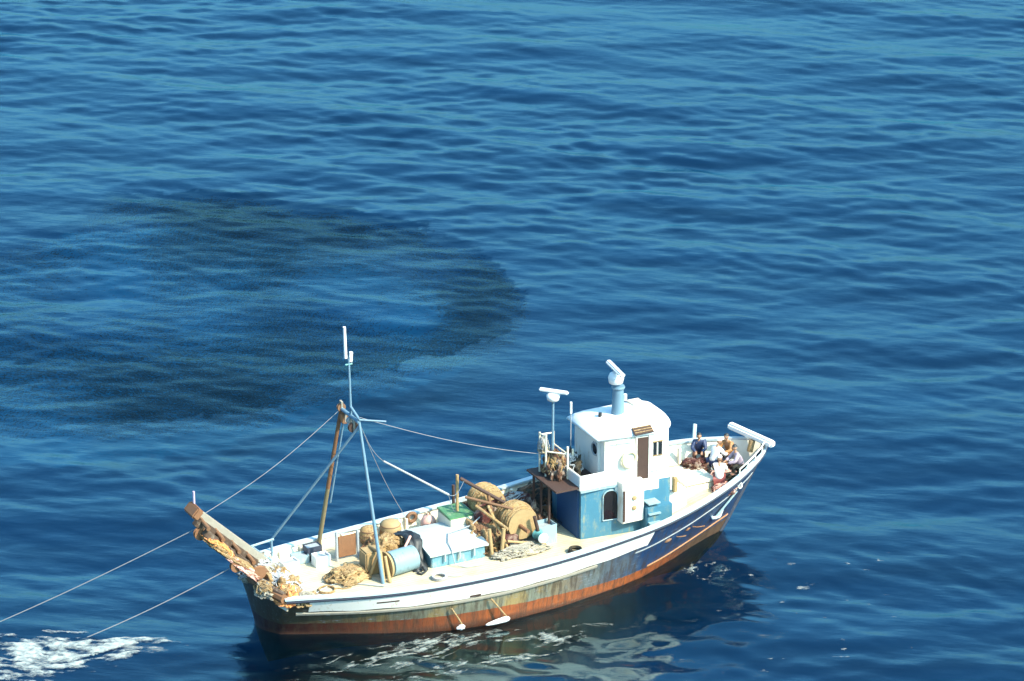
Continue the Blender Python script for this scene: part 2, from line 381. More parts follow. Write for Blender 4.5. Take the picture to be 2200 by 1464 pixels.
hbw = {-1: tab([0, 2, 4, 6.8, 10.6, 14.5, 16.5, 18.2, 20, 21], [.45, 1.3, 2.05, 2.72, 2.92, 2.62, 1.95, 1.20, .40, .02]),
       1: tab([0, 2, 4, 6.8, 10.6, 14.5, 16.5, 18.2, 20, 21], [1.3, 2.1, 2.6, 2.85, 2.92, 2.62, 1.95, 1.20, .40, .02])}
def xaft(z, side=-1): return (0.25 if side < 0 else -0.05) - 0.10*(z-1.7)
def xfwd(z):
    t = max(0, min(1, (z+0.3)/3.7)); return 18.75 + 2.25*t**0.9 if z > -0.3 else 18.75 - 1.2*(-z-0.3)
def hp(side, u, z, off=0.0):
    """point on the hull side at station u (0 stern .. 21 bow) and height z"""
    sh = sheer_z(u); x = xaft(z, side) + (xfwd(z)-xaft(z, side))*(u/LOA)
    bs, bw = hbs[side](u), hbw[side](u)
    if z >= 0: b = bw+(bs-bw)*(z/sh)**1.25
    else: b = bw*max(0.02, 1-(-z/1.25)**2.2)
    return Vector((x, side*(b+off), z))
def hpn(side, u, z, off):
    e = 0.08; a = hp(side, u, z); du = hp(side, min(u+e, LOA), z)-hp(side, max(u-e, 0), z); dz = hp(side, u, z+e)-hp(side, u, z-e)
    n = du.cross(dz)
    n = n.normalized() if n.length > 1e-9 else Vector((0, side, 0))
    if n.y*side < 0: n = -n
    return a + n*off
deck_z = lambda x: 1.36 + 0.95*(lambda t: t*t*(3-2*t))(max(0, min(1, (x-15.2)/3.6)))

def hull_material():
    m, nt, p = nodes('hull_paint')
    tc = nt.nodes.new('ShaderNodeTexCoord'); sp = nt.nodes.new('ShaderNodeSeparateXYZ'); nt.links.new(tc.outputs['Object'], sp.inputs[0])
    x, z = sp.outputs['X'], sp.outputs['Z']
    n1 = noise_tex(nt, 0.9, 6, 0.6, (1, 1, 0.6)); n2 = noise_tex(nt, 2.6, 6, 0.65, (1, 1, 0.5)); n3 = noise_tex(nt, 9, 5, 0.7, (1, 1, 0.25))
    navy = mix(nt, n2, (0.005, 0.022, 0.075), (0.018, 0.060, 0.15))
    weath = mix(nt, n2, (0.09, 0.11, 0.10), (0.30, 0.29, 0.20))
    patch = ramp(nt, n1, [(0.50, (0, 0, 0)), (0.58, (1, 1, 1))])
    weath = mix(nt, math_n(nt, 'MULTIPLY', patch, .8), weath, mix(nt, n3, (0.40, 0.28, 0.10), (0.22, .14, .05)))
    dark = mix(nt, n2, (0.018, 0.014, 0.012), (0.075, 0.065, 0.035))
    # paint from bow to stern: navy, scraped grey-green amidships, dark brown aft
    xa = math_n(nt, 'ADD', x, math_n(nt, 'MULTIPLY', n1, 5.0))
    f_mid = N(nt, 'ShaderNodeMapRange'); nt.links.new(xa, f_mid.inputs[0]); f_mid.inputs[1].default_value = 12.0; f_mid.inputs[2].default_value = 16.5
    c = mix(nt, f_mid.outputs[0], weath, navy)
    f_aft = N(nt, 'ShaderNodeMapRange'); nt.links.new(xa, f_aft.inputs[0]); f_aft.inputs[1].default_value = 4.0; f_aft.inputs[2].default_value = 11.0
    c = mix(nt, f_aft.outputs[0], dark, c)
    # scuffed pale scratches on the bow
    scr = ramp(nt, noise_tex(nt, 5, 6, 0.7, (0.25, 1, 2.2)), [(0.60, (0, 0, 0)), (0.66, (1, 1, 1))])
    c = mix(nt, math_n(nt, 'MULTIPLY', scr, 0.45), c, (0.30, 0.36, 0.45))
    # antifouling
    red = mix(nt, n2, (0.15, 0.034, 0.014), (0.42, 0.115, 0.03))
    redd = mix(nt, f_aft.outputs[0], (0.030, 0.010, 0.008), red)
    f_bow = N(nt, 'ShaderNodeMapRange'); nt.links.new(x, f_bow.inputs[0]); f_bow.inputs[1].default_value = 15.5; f_bow.inputs[2].default_value = 17.2
    redd = mix(nt, f_bow.outputs[0], redd, mix(nt, n2, (0.05, 0.028, 0.018), (0.16, 0.09, 0.05)))
    lim = math_n(nt, 'ADD', math_n(nt, 'MULTIPLY', n2, 0.16), 0.40)
    up = math_n(nt, 'MULTIPLY', math_n(nt, 'MAXIMUM', math_n(nt, 'SUBTRACT', x, 16.2), 0.0), 0.045)
    lim = math_n(nt, 'ADD', lim, up)
    isred = math_n(nt, 'LESS_THAN', z, lim)
    c = mix(nt, isred, c, redd)
    # run-off streaks and scrapes over everything
    st = ramp(nt, noise_tex(nt, 3.5, 6, 0.75, (1.6, 1, 0.12)), [(0.47, (0, 0, 0)), (0.60, (1, 1, 1))])
    c = mix(nt, math_n(nt, 'MULTIPLY', st, 0.70), c, (0.05, 0.030, 0.018))
    low = N(nt, 'ShaderNodeMapRange'); nt.links.new(z, low.inputs[0]); low.inputs[1].default_value = 0.16; low.inputs[2].default_value = 0.02
    c = mix(nt, math_n(nt, 'MULTIPLY', low.outputs[0], 0.75), c, (0.07, 0.03, 0.018))
    nt.links.new(c, p.inputs['Base Color']); p.inputs['Roughness'].default_value = 0.42
    b = nt.nodes.new('ShaderNodeBump'); b.inputs['Strength'].default_value = 0.35; b.inputs['Distance'].default_value = 0.04
    nt.links.new(n3, b.inputs['Height']); nt.links.new(b.outputs[0], p.inputs['Normal'])
    return m
M['hull'] = hull_material()

boat = Thing('fishing_boat', 'weathered fishing trawler with navy and orange hull and white wheelhouse, towing from its stern', 'fishing boat')
NU, NV = 70, 22
US = [LOA*(i/NU)**0.97 for i in range(NU+1)]
mb = MB()
cols = {}
for s in (-1, 1):
    for i, u in enumerate(US):
        sh = sheer_z(u)
        cols[s, i] = [mb.b.verts.new(hp(s, u, sh*(1-j/14) if j <= 14 else -1.24*((j-14)/(NV-14)))) for j in range(NV+1)]
    for i in range(NU):
        for j in range(NV):
            mb.b.faces.new((cols[s, i][j], cols[s, i+1][j], cols[s, i+1][j+1], cols[s, i][j+1]))
for j in range(NV):   # stem
    mb.b.faces.new((cols[-1, NU][j], cols[1, NU][j], cols[1, NU][j+1], cols[-1, NU][j+1]))
# keel strip closes the bottom
for i in range(NU): mb.b.faces.new((cols[-1, i][NV], cols[-1, i+1][NV], cols[1, i+1][NV], cols[1, i][NV]))
# rounded transom
TW = 12; rows = []
for j in range(NV+1):
    a, b = cols[-1, 0][j], cols[1, 0][j]; row = [a]
    for k in range(1, TW):
        t = k/TW; q = a.co.lerp(b.co, t); q.x -= 0.28*(1-(2*t-1)**2); q.z += 0.10*(1-(2*t-1)**2) if j == 0 else 0
        row.append(mb.b.verts.new(q))
    row.append(b); rows.append(row)
for j in range(NV):
    for k in range(TW): mb.b.faces.new((rows[j][k], rows[j+1][k], rows[j+1][k+1], rows[j][k+1]))
trans_top = [v.co.copy() for v in rows[0]]
mb.build('hull', 'hull', boat, smooth=True)

def edge_in(side, u, z, inset):
    p = hp(side, u, z); p.y -= side*inset; return p
def strip(name, side, u0, u1, ztop, zbot, off0, off1, mat, n=60, parent=boat, inner=None, smooth=True):
    """a band that follows the hull: closed section, so it has thickness"""
    mb = MB(); prev = None
    for i in range(n+1):
        u = u0+(u1-u0)*i/n; zt, zb = ztop(u), zbot(u)
        ring = [hpn(side, u, zt, off0), hpn(side, u, zt, off1), hpn(side, u, (zt+zb)/2, off1*1.08), hpn(side, u, zb, off1), hpn(side, u, zb, off0)]
        ring = [mb.b.verts.new(q) for q in ring]
        if prev:
            for k in range(5): mb.b.faces.new((prev[k], ring[k], ring[(k+1) % 5], prev[(k+1) % 5]))
        else: mb.b.faces.new(ring)
        prev = ring
    mb.b.faces.new(prev[::-1])
    return mb.build(name, mat, parent, smooth=smooth)
for s in (-1, 1):
    strip('white_strake', s, 0.95 if s < 0 else 0.5, 14.7, lambda u: sheer_z(u)-0.15, lambda u: sheer_z(u)-0.60-0.12*min(1, u/8)-0.02*math.sin(u*3), 0.0, 0.045, 'white')
    strip('rubbing_rail', s, 0.1, 20.9, lambda u: sheer_z(u)-0.05, lambda u: sheer_z(u)-0.105, 0.0, 0.08, 'navy')
    strip('lower_rubbing_rail', s, 0.5, 12.5, lambda u: sheer_z(u)-0.66-0.12*min(1, u/8), lambda u: sheer_z(u)-0.75-0.12*min(1, u/8), 0.0, 0.075, 'timber')
    strip('bow_moulding', s, 14.3, 20.7, lambda u: sheer_z(u)-0.92, lambda u: sheer_z(u)-0.96, 0.0, 0.025, 'grey', 40)
    # orange-topped boot stripe rises along the bow
    strip('boot_stripe', s, 15.6, 20.7, lambda u: 0.58+0.05*max(0, u-16.2)*1.15, lambda u: 0.52+0.05*max(0, u-16.2)*1.15, 0.0, 0.03, worn('boot_stripe_paint', (0.42, 0.20, 0.09), (0.5, 0.4, 0.3), 0.6), 40)
    # bulwark: inner skin, cap rail
    mb = MB(); mb.grid(lambda i, j: (lambda u: edge_in(s, u, (sheer_z(u)-0.02)*(1-j)+(deck_z(u)-0.05)*j, 0.10) if True else None)(0.1+20.82*i), 60, 4)
    mb.build('bulwark', 'bulwark', boat, smooth=True, norm=False)
    mb = MB(); prev = None
    for i in range(71):
        u = 0.02+20.9*i/70; z = sheer_z(u); wi = 0.20 if u < 19.8 else max(0.05, 0.2*(20.95-u)/1.15)
        ring = [mb.b.verts.new(q) for q in (hp(s, u, z, 0.05)+Vector((0, 0, -.02)), hp(s, u, z, 0.05)+Vector((0, 0, .06)), edge_in(s, u, z, wi)+Vector((0, 0, .06)), edge_in(s, u, z, wi)+Vector((0, 0, -.02)))]
        if prev:
            for k in range(4): mb.b.faces.new((prev[k], ring[k], ring[(k+1) % 4], prev[(k+1) % 4]))
        else: mb.b.faces.new(ring)
        prev = ring
    mb.b.faces.new(prev[::-1]); mb.build('cap_rail', 'cap', boat)
    # stiffeners inside the bulwark
    if s > 0:
        for k in range(20):
            u = 1.0+k*0.93; p = edge_in(s, u, deck_z(u)+0.2, 0.16); zt = sheer_z(u)-0.04
            o = MB().b2(p.x-.04, p.x+.04, p.y-s*.10, p.y+s*.04, deck_z(u)-.02, zt).build('bulwark_stay', 'bulwark', boat)
# freeing ports in the starboard strake
for u0, u1 in ((3.4, 4.25), (7.05, 7.5)):
    strip('freeing_port', -1, u0, u1, lambda u: sheer_z(u)-0.33 if u < 6 else sheer_z(u)-.62, lambda u: sheer_z(u)-0.39 if u < 6 else sheer_z(u)-.70, 0.04, 0.052, 'darkbrown', 6)
# transom cap and knee timbers
mb = MB(); mb.path([q+Vector((0.02, 0, 0.04)) for q in trans_top], 0.17, 8); mb.build('stern_cap_rail', 'rust', boat, smooth=True)
mb = MB(); prev = None
for q in trans_top:
    ring = [mb.b.verts.new(q+Vector(d)) for d in ((.10, 0, 0), (.10, 0, -.45), (.16, 0, -.45), (.16, 0, 0))]
    if prev:
        for k in range(4): mb.b.faces.new((prev[k], ring[k], ring[(k+1) % 4], prev[(k+1) % 4]))
    prev = ring
mb.build('stern_bulwark', 'bulwark', boat)
# stem post
mb = MB(); mb.path([(xfwd(z)+0.03, 0, z) for z in np.linspace(-1.2, 3.5, 24)], 0.085, 8); mb.build('stem_post', 'navy', boat, smooth=True)
# deck: planks drawn by relief, sheer rises to the foredeck
dk, dnt2, dpp = nodes('deck_planks')
tcx = dnt2.nodes.new('ShaderNodeTexCoord'); wv = dnt2.nodes.new('ShaderNodeTexWave'); wv.bands_direction = 'Y'; wv.inputs['Scale'].default_value = 2.1; wv.inputs['Distortion'].default_value = 0.3
dnt2.links.new(tcx.outputs['Object'], wv.inputs[0])
f1 = noise_tex(dnt2, 0.8, 6, 0.6); f2 = noise_tex(dnt2, 6, 6, 0.7, (0.2, 1, 1))
cc = mix(dnt2, f2, (0.44, 0.37, 0.25), (0.62, 0.54, 0.38))
cc = mix(dnt2, ramp(dnt2, f1, [(0.50, (0, 0, 0)), (0.66, (1, 1, 1))]), cc, (0.46, 0.36, 0.23))
gap = ramp(dnt2, wv.outputs['Fac'], [(0.02, (1, 1, 1)), (0.09, (0, 0, 0))])
cc = mix(dnt2, math_n(dnt2, 'MULTIPLY', gap, 0.5), cc, (0.25, 0.19, 0.12))
dnt2.links.new(cc, dpp.inputs['Base Color']); dpp.inputs['Roughness'].default_value = 0.6
bb = dnt2.nodes.new('ShaderNodeBump'); bb.inputs['Strength'].default_value = 0.4; bb.inputs['Distance'].default_value = 0.02
dnt2.links.new(wv.outputs['Fac'], bb.inputs['Height']); dnt2.links.new(bb.outputs[0], dpp.inputs['Normal'])
mb = MB()
def deckf(i, j):
    u = 0.1+20.5*i; z = deck_z(u); a = edge_in(-1, u, z, 0.06); b = edge_in(1, u, z, 0.06); q = a.lerp(b, j); q.z = z+0.05*(1-(2*j-1)**2)
    return q
mb.grid(deckf, 80, 12); mb.build('deck', dk, boat, smooth=True)
dkz = lambda x, y=0: deck_z(x)+0.045

# ------------------------------------------------------------------ deckhouse and wheelhouse
def wy(x): return -0.85-0.45*max(0, min(1, (x-12.5)/3.7))     # starboard wall, the house widens forward
def outline(x0, x1, yp, off=0.0, rf=0.7, ra=0.08):
    """plan of a house from its aft end x0 to its rounded front x1"""
    pts = [(x0-off, wy(x0)-off), (x1-rf, wy(x1-rf)-off)]
    ys = wy(x1-rf)-off
    for k in range(1, 9):
        a = math.pi/2*k/8; pts.append((x1-rf+(rf+off)*math.sin(a), ys+(rf+off)*(1-math.cos(a))*0.75))
    yq = yp+off
    for k in range(0, 8):
        a = math.pi/2*(1-k/8); pts.append((x1-rf+(rf+off)*math.sin(a), yq-(rf+off)*(1-math.cos(a))*0.75))
    pts += [(x1-rf, yq), (x0-off, yq)]
    return pts
PY = 1.45
house = Thing('deckhouse', parent=boat, base=(12.5, 0, 1.4))
MB().prism(outline(12.5, 16.2, PY, 0, 0.35), lambda x: dkz(x)-.04, 3.42).build('wall', 'blue', house, smooth=True)
MB().prism(outline(12.38, 16.32, PY, 0.0, 0.35), 3.42, 3.52).build('roof', 'white', house)
MB().b2(12.44, 12.5, -.7, .95, 1.42, 3.4).build('aft_shade_panel', worn('shaded_blue', (0.02, 0.07, 0.17), (0.05, 0.09, 0.09), 0.6), house)  # the aft wall's shade, put into a sheet of darker blue
# arched doorway, door leaf folded back, step block
def wall_box(x0, x1, z0, z1, t0, t1, mat, name, parent, bevel=0.0):
    mb = MB(); xs = (x0, x1)
    vs = []
    for x, t, z in ((x0, t0, z0), (x1, t0, z0), (x1, t0, z1), (x0, t0, z1), (x0, t1, z0), (x1, t1, z0), (x1, t1, z1), (x0, t1, z1)):
        vs.append(mb.b.verts.new((x, wy(x)-t, z)))
    for f in ((0, 1, 2, 3), (4, 7, 6, 5), (0, 4, 5, 1), (1, 5, 6, 2), (2, 6, 7, 3), (3, 7, 4, 0)): mb.b.faces.new([vs[k] for k in f])
    return mb.build(name, mat, parent)
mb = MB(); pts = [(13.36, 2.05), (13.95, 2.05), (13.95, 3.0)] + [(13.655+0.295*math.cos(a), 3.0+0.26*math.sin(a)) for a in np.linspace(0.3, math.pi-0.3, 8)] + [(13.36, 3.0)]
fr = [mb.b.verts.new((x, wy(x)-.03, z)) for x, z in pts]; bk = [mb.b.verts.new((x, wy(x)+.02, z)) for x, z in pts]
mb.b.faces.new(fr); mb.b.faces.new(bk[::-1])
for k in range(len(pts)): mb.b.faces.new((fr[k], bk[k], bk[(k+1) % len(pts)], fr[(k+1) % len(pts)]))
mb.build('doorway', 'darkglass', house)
mb = MB(); mb.path([(x, wy(x)-.03, z) for x, z in pts+[pts[0]]], 0.028, 6); mb.build('door_frame', 'paleblue', house)
MB().b2(13.98, 14.06, -1.45, -1.0, 2.05, 3.3).build('door', 'darkbrown', house)
MB().b2(13.95, 14.88, -1.42, -.9, 1.95, 3.62, 0.03).build('locker', 'cabin', house)
for z in (2.55, 2.95):
    MB().lathe((14.45, -1.42, z), [(0, .09), (.05, .09), (.07, .05)], (0, -1, 0), 12).build('vent', 'ochre', house, smooth=True)
MB().b2(14.9, 16.0, -1.62, -1.1, 1.45, 2.5, 0.03).build('side_box', 'blue', house)
for z, w_ in ((2.62, .16), (2.22, .22), (1.86, .28)):
    MB().b2(14.95, 15.45, -1.50-w_, -1.2, z, z+.05).build('step', 'paleblue', house)
MB().b2(16.05, 16.9, -1.15, 1.0, 1.6, 2.75, 0.05).build('front_locker', 'cabin', house)
MB().b2(16.2, 16.38, -1.32, -1.15, 2.75, 3.35, 0.03).build('gas_bottle_rack', 'ochre', house)

wh = Thing('wheelhouse', parent=boat, base=(13.5, 0, 3.52))
MB().prism(outline(13.42, 16.25, 1.40, 0, 0.75), 3.52, 5.34).build('wall', 'cabin', wh, smooth=True)
MB().prism([q for q in outline(13.86, 16.25, 1.41, 0.02, 0.75)], 3.04, 3.515).build('lower_wall', 'cabin', wh, smooth=True)
MB().path([(x, wy(x)-.09, 3.86) for x in np.linspace(15.3, 15.95, 6)], .018, 6).build('handrail', 'grey', wh, smooth=True)
MB().path([(x, wy(x)-.09, 5.15) for x in np.linspace(13.6, 14.5, 6)], .018, 6).build('handrail', 'grey', wh, smooth=True)
for x in (13.9, 14.62, 15.27): MB().b2(x-.012, x+.012, wy(x)-.012, wy(x)+.02, 3.55, 5.3).build('wall_seam', 'cream', wh)
MB().b2(15.3, 15.8, .2, .8, 5.82, 5.93, .02).build('roof_hatch', 'cream', wh)
# roof: rounded slab with a domed crown
ro = outline(13.20, 16.38, 1.44, 0.05, 1.05)
c0 = Vector((sum(p[0] for p in ro)/len(ro), sum(p[1] for p in ro)/len(ro), 0))
mb = MB(); rings = []
for s_, z in ((1.0, 5.28), (1.015, 5.34), (1.0, 5.40), (.93, 5.51), (.8, 5.65), (.6, 5.78), (.35, 5.86), (.1, 5.88)):
    rings.append([mb.b.verts.new((c0.x+(x-c0.x)*s_, c0.y+(y-c0.y)*s_, z)) for x, y in ro])
n = len(ro)
for a, b in zip(rings, rings[1:]):
    for k in range(n): mb.b.faces.new((a[k], a[(k+1) % n], b[(k+1) % n], b[k]))
mb.b.faces.new(rings[-1]); mb.b.faces.new(rings[0][::-1]); mb.build('roof', 'whiteplastic', wh, smooth='all')
d = wall_box(14.70, 15.16, 3.45, 5.20, -.02, .012, 'darkbrown', 'door', wh); dd = sub(d, wh)
wall_box(14.70, 15.16, 4.05, 5.16, .012, .02, 'darkbrown', 'door_panel', dd)
wall_box(14.64, 14.70, 3.44, 5.25, -.01, .04, 'white', 'door_jamb', wh)
wall_box(15.16, 15.22, 3.44, 5.25, -.01, .04, 'white', 'door_jamb', wh)
for a, b in ((15.36, 15.50), (15.57, 15.71)):
    q = wall_box(a, b, 4.42, 4.96, -.01, .012, 'darkglass', 'window', wh); qs = sub(q, wh)
    for zz in (4.40, 4.96): wall_box(a-.02, b+.02, zz-.02, zz+.02, -.01, .03, 'tan', 'window_frame', qs)
# slatted vent let into the eave above the door
v = MB().box((14.92, -1.16, 5.50), (.80, .34, .05), (R(30), 0, 0)).build('eave_vent', 'darkbrown', wh); vs_ = sub(v, wh)
for k in range(3): MB().box((14.92, -1.26+.10*k, 5.48+.058*k), (.76, .03, .05), (R(30), 0, 0)).build('slat', 'tan', vs_)
# aft wall: porthole window, pilaster, shelf
q = MB().b2(13.385, 13.43, -.42, -.10, 4.45, 4.95, 0.015).build('porthole', 'darkglass', wh)
MB().torus((13.385, -.26, 4.70), .24, .035, (1, 0, 0), 18, 6).build('porthole_frame', 'grey', wh)
MB().b2(13.34, 13.42, -.62, -.52, 3.55, 5.2).build('pilaster', 'white', wh)
# raised platform behind the wheelhouse with its low parapet
plat = Thing('aft_platform', parent=boat, base=(12.4, 0, 3.5))
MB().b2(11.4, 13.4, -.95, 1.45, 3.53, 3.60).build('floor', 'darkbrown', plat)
MB().b2(12.42, 13.5, -1.02, -.95, 3.45, 4.05, 0.02).build('parapet', 'white', plat)
MB().b2(12.36, 12.44, -1.02, .2, 3.45, 4.05, 0.02).build('parapet', 'white', plat)
MB().prism([(12.4, -1.02), (13.5, -1.02), (13.9, -1.1), (13.9, -.97), (13.5, -.95)], 3.36, 3.46).build('bracket', 'paleblue', plat)
for (x, y) in ((11.5, -.2), (11.5, 1.05), (11.5, .45)):
    MB().tube((x, y, 1.38), (x, y, 3.54), .05).build('post', 'darkbrown', plat)
for x, y, z1 in ((11.75, 0.55, 5.3), (11.75, 1.05, 5.2), (12.35, -.05, 4.9), (12.75, 0.3, 4.6), (12.35, 1.1, 5.1)):
    MB().tube((x, y, 3.6), (x, y, z1), .04).build('rack_post', 'cream', plat)
mb = MB()
for a, b in (((11.75, .55, 5.2), (11.75, 1.05, 5.15)), ((11.75, 1.05, 5.1), (12.35, 1.1, 5.05)), ((11.75, .55, 4.6), (12.35, -.05, 4.6)), ((12.35, -.05, 4.6), (12.35, 1.1, 4.6)), ((11.75, .55, 4.2), (12.75, .3, 4.2))):
    mb.tube(a, b, .03)
mb.build('rack_rail', 'cream', plat)
# radar post on the roof
rm = Thing('radar_mast', parent=boat, base=(14.5, .1, 5.6))
MB().lathe((14.55, .1, 5.55), [(0, .27), (.25, .25), (.9, .22), (1.3, .20), (1.36, .20)], n=18).build('post', 'poleblue', rm, smooth=True)
MB().lathe((14.55, .1, 6.80), [(0, .24), (.05, .26), (.1, .24)], n=18).build('bracket', 'poleblue', rm, smooth=True)
MB().lathe((14.45, .1, 6.98), [(0, .12), (.06, .26), (.26, .30), (.42, .24), (.50, .10)], n=20).build('pedestal', 'whiteplastic', rm, smooth='all')
MB().box((14.42, .1, 7.60), (.22, 1.55, .16), (0, 0, R(-8)), 0.05).build('scanner', 'whiteplastic', rm, smooth=True)
MB().tube((14.85, .1, 6.25), (14.85, .1, 6.5), .07).build('lamp', 'whiteplastic', rm, smooth=True)
MB().tube((14.6, .1, 6.30), (14.85, .1, 6.28), .03).build('lamp_arm', 'grey', rm)
MB().tube((13.9, .3, 5.5), (13.9, .3, 5.85), .07).build('vent_pipe', 'black', rm, smooth=True)
ra = Thing('radar_mast', parent=boat, base=(12.05, .6, 3.6))
MB().tube((12.05, .6, 3.6), (12.07, .6, 6.65), .055, .045, 12).build('post', 'poleblue', ra, smooth=True)
MB().lathe((12.07, .6, 6.55), [(0, .08), (.06, .22), (.24, .26), (.32, .15)], n=18).build('pedestal', 'whiteplastic', ra, smooth='all')
MB().box((12.10, .6, 6.95), (.16, 1.15, .13), (0, 0, R(42)), 0.04).build('scanner', 'whiteplastic', ra, smooth=True)
MB().tube((12.85, .65, 5.9), (12.85, .65, 6.35), .045).build('aerial', 'whiteplastic', ra, smooth=True)
MB().tube((12.85, .65, 3.6), (12.85, .65, 5.9), .018).build('aerial_rod', 'grey', ra)

# ------------------------------------------------------------------ gantry mast aft
g = Thing('gantry', parent=boat, base=(4, 1, 1.4))
AS, AP = Vector((4.02, .3, 7.34)), Vector((3.90, 1.6, 7.43))
MB().tube((4.30, -.95, 1.38), AS, .068, .052, 12).build('leg', 'poleblue', g, smooth=True)
FP = Vector((3.40, 2.85, 1.4)); kn = AP.lerp(FP, .56)
MB().tube(FP, kn, .085, .08, 12).build('leg', worn('olive_steel', (.20, .155, .08), (.10, .06, .03), .6, 4), g, smooth=True)
MB().tube(kn, AP, .085, .07, 12).build('leg_upper', 'rust', g, smooth=True)
MB().tube(kn+Vector((.08, 0, -.6)), AP+Vector((.1, -.1, -.2)), .035).build('leg_pipe', 'poleblue', g, smooth=True)
MB().tube((1.52, 3.0, 2.02), AS+Vector((0, 0, -.15)), .048, .048, 12).build('stay_pole', 'poleblue', g, smooth=True)
mb = MB(); mb.tube(AS, AP, .07).tube(AS+Vector((0, 0, .12)), (3.96, .9, 7.75), .05).tube(AS+Vector((0, 0, .1)), AS+Vector((.95, -.25, -.05)), .035); mb.build('crosspiece', 'poleblue', g, smooth=True)
for c, r_, m_ in ((AS+Vector((-.1, .3, -.28)), .20, 'darkbrown'), (AP+Vector((.05, -.2, -.3)), .22, 'rust'), (AP+Vector((0, 0, .05)), .16, 'brown'), (AS.lerp(AP, .5)+Vector((0, 0, -.2)), .15, 'grey')):
    b_ = MB().lathe(c-Vector((0, .06, 0)), [(0, r_), (.04, r_*.8), (.08, r_*.8), (.12, r_)], (0, 1, 0), 16).build('block', m_, g, smooth=True)
    MB().box(c+Vector((0, .0, .08)), (.07, .18, r_*2.1), (R(6), 0, 0)).build('block_cheek', 'timber', sub(b_, g))
MB().tube((3.97, .9, 7.35), (3.92, .9, 9.6), .05, .04).build('topmast', 'poleblue', g, smooth=True)
MB().tube((3.80, .9, 9.66), (3.77, .9, 10.87), .065, .055).build('antenna', 'whiteplastic', g, smooth=True)
MB().tube((3.99, .9, 9.5), (4.02, .9, 9.86), .07).build('lamp', 'whiteplastic', g, smooth=True)
MB().tube((3.78, .9, 9.4), (4.05, .9, 9.4), .035).build('spreader', 'teal', g, smooth=True)
MB().tube((5.28, 1.0, 5.31), (7.92, 1.0, 3.43), .035, .045).build('boom', 'grey', g, smooth=True)
for a, b in ((AS, (5.28, 1.0, 5.31)), (AS+Vector((0, 0, .2)), (12.9, 1.0, 4.0)), (AP, (-1.75, 1.1, 4.6)), (AS, (7.0, 2.9, 2.0)), ((7.92, 1.0, 3.43), (8.5, 1.5, 2.46)), ((7.92, 1.0, 3.43), (8.6, 1.1, 3.80))):
    a, b = Vector(a), Vector(b)
    MB().path([a.lerp(b, t)+Vector((0, 0, -.25*math.sin(math.pi*t))) for t in np.linspace(0, 1, 14)], .012, 5).build('stay_rope', 'warp', g)
# small port-side gallows frame and bollards beside the mast foot
gf = Thing('hatch_coaming', parent=boat, base=(4, 1.7, 1.4))
for x in (3.60, 4.45):
    MB().tube((x, 1.55, 1.38), (x, 1.6, 2.55), .055).build('post', 'grey', gf, smooth=True)
MB().tube((3.60, 1.6, 2.52), (4.45, 1.6, 2.52), .05).build('top_bar', 'grey', gf, smooth=True)
MB().b2(3.66, 4.39, 1.58, 1.64, 1.5, 2.35, .02).build('hatch_panel', 'rust', gf)

# ------------------------------------------------------------------ stern boom, rails
sb = Thing('stern_boom', parent=boat, base=(0, .8, 1.8))
def beam(p0, p1, wd, hh, name, mat, bev=.03):
    p0, p1 = Vector(p0), Vector(p1); d_ = p1-p0; a_ = -math.atan2(d_.z, d_.x)
    return MB().box((p0+p1)/2, (d_.length, wd, hh), (0, a_, math.atan2(d_.y, abs(d_.x))*(1 if d_.x > 0 else -1)), bev).build(name, mat, sb)
M['rusttimber'] = worn('rust_stained_timber', (.085, .05, .032), (.24, .20, .15), .9, 3.0, .85, .6, .4)
beam((-2.20, 1.2, 4.86), (.80, 1.2, 1.95), .30, .30, 'timber', 'timber')
beam((-2.12, 1.0, 4.42), (.35, 1.0, 2.02), .34, .36, 'timber', 'rusttimber')
beam((-2.0, .55, 4.15), (.10, .45, 2.05), .26, .26, 'timber', M['rusttimber'])
for k, t in enumerate((.08, .28, .5, .7, .88)):
    p = Vector((-2.15, 0, 4.72)).lerp(Vector((.6, 0, 2.0)), t)
    MB().tube((p.x, .3, p.z-.15), (p.x, 1.42, p.z-.02), .08).build('crossbar', 'rust' if k % 2 else 'brown', sb, smooth=True)
MB().box((-2.2, 1.0, 4.84), (.30, .85, .42), (0, R(44), 0), .05).build('end_roller', 'rust', sb, smooth=True)
MB().tube((-2.1, 1.2, 5.0), (-2.1, 1.2, 5.5), .045).build('end_light', worn('lilac_lamp', (.40, .34, .46), (.3, .3, .4)), sb, smooth=True)
for c in ((-2.06, .8, 4.0), (-.95, .2, 2.75), (-.1, .1, 2.35)):
    MB().lathe(Vector(c)-Vector((0, .07, 0)), [(0, .24), (.05, .17), (.10, .17), (.15, .24)], (0, 1, 0), 16).build('towing_block', 'rust', sb, smooth=True)
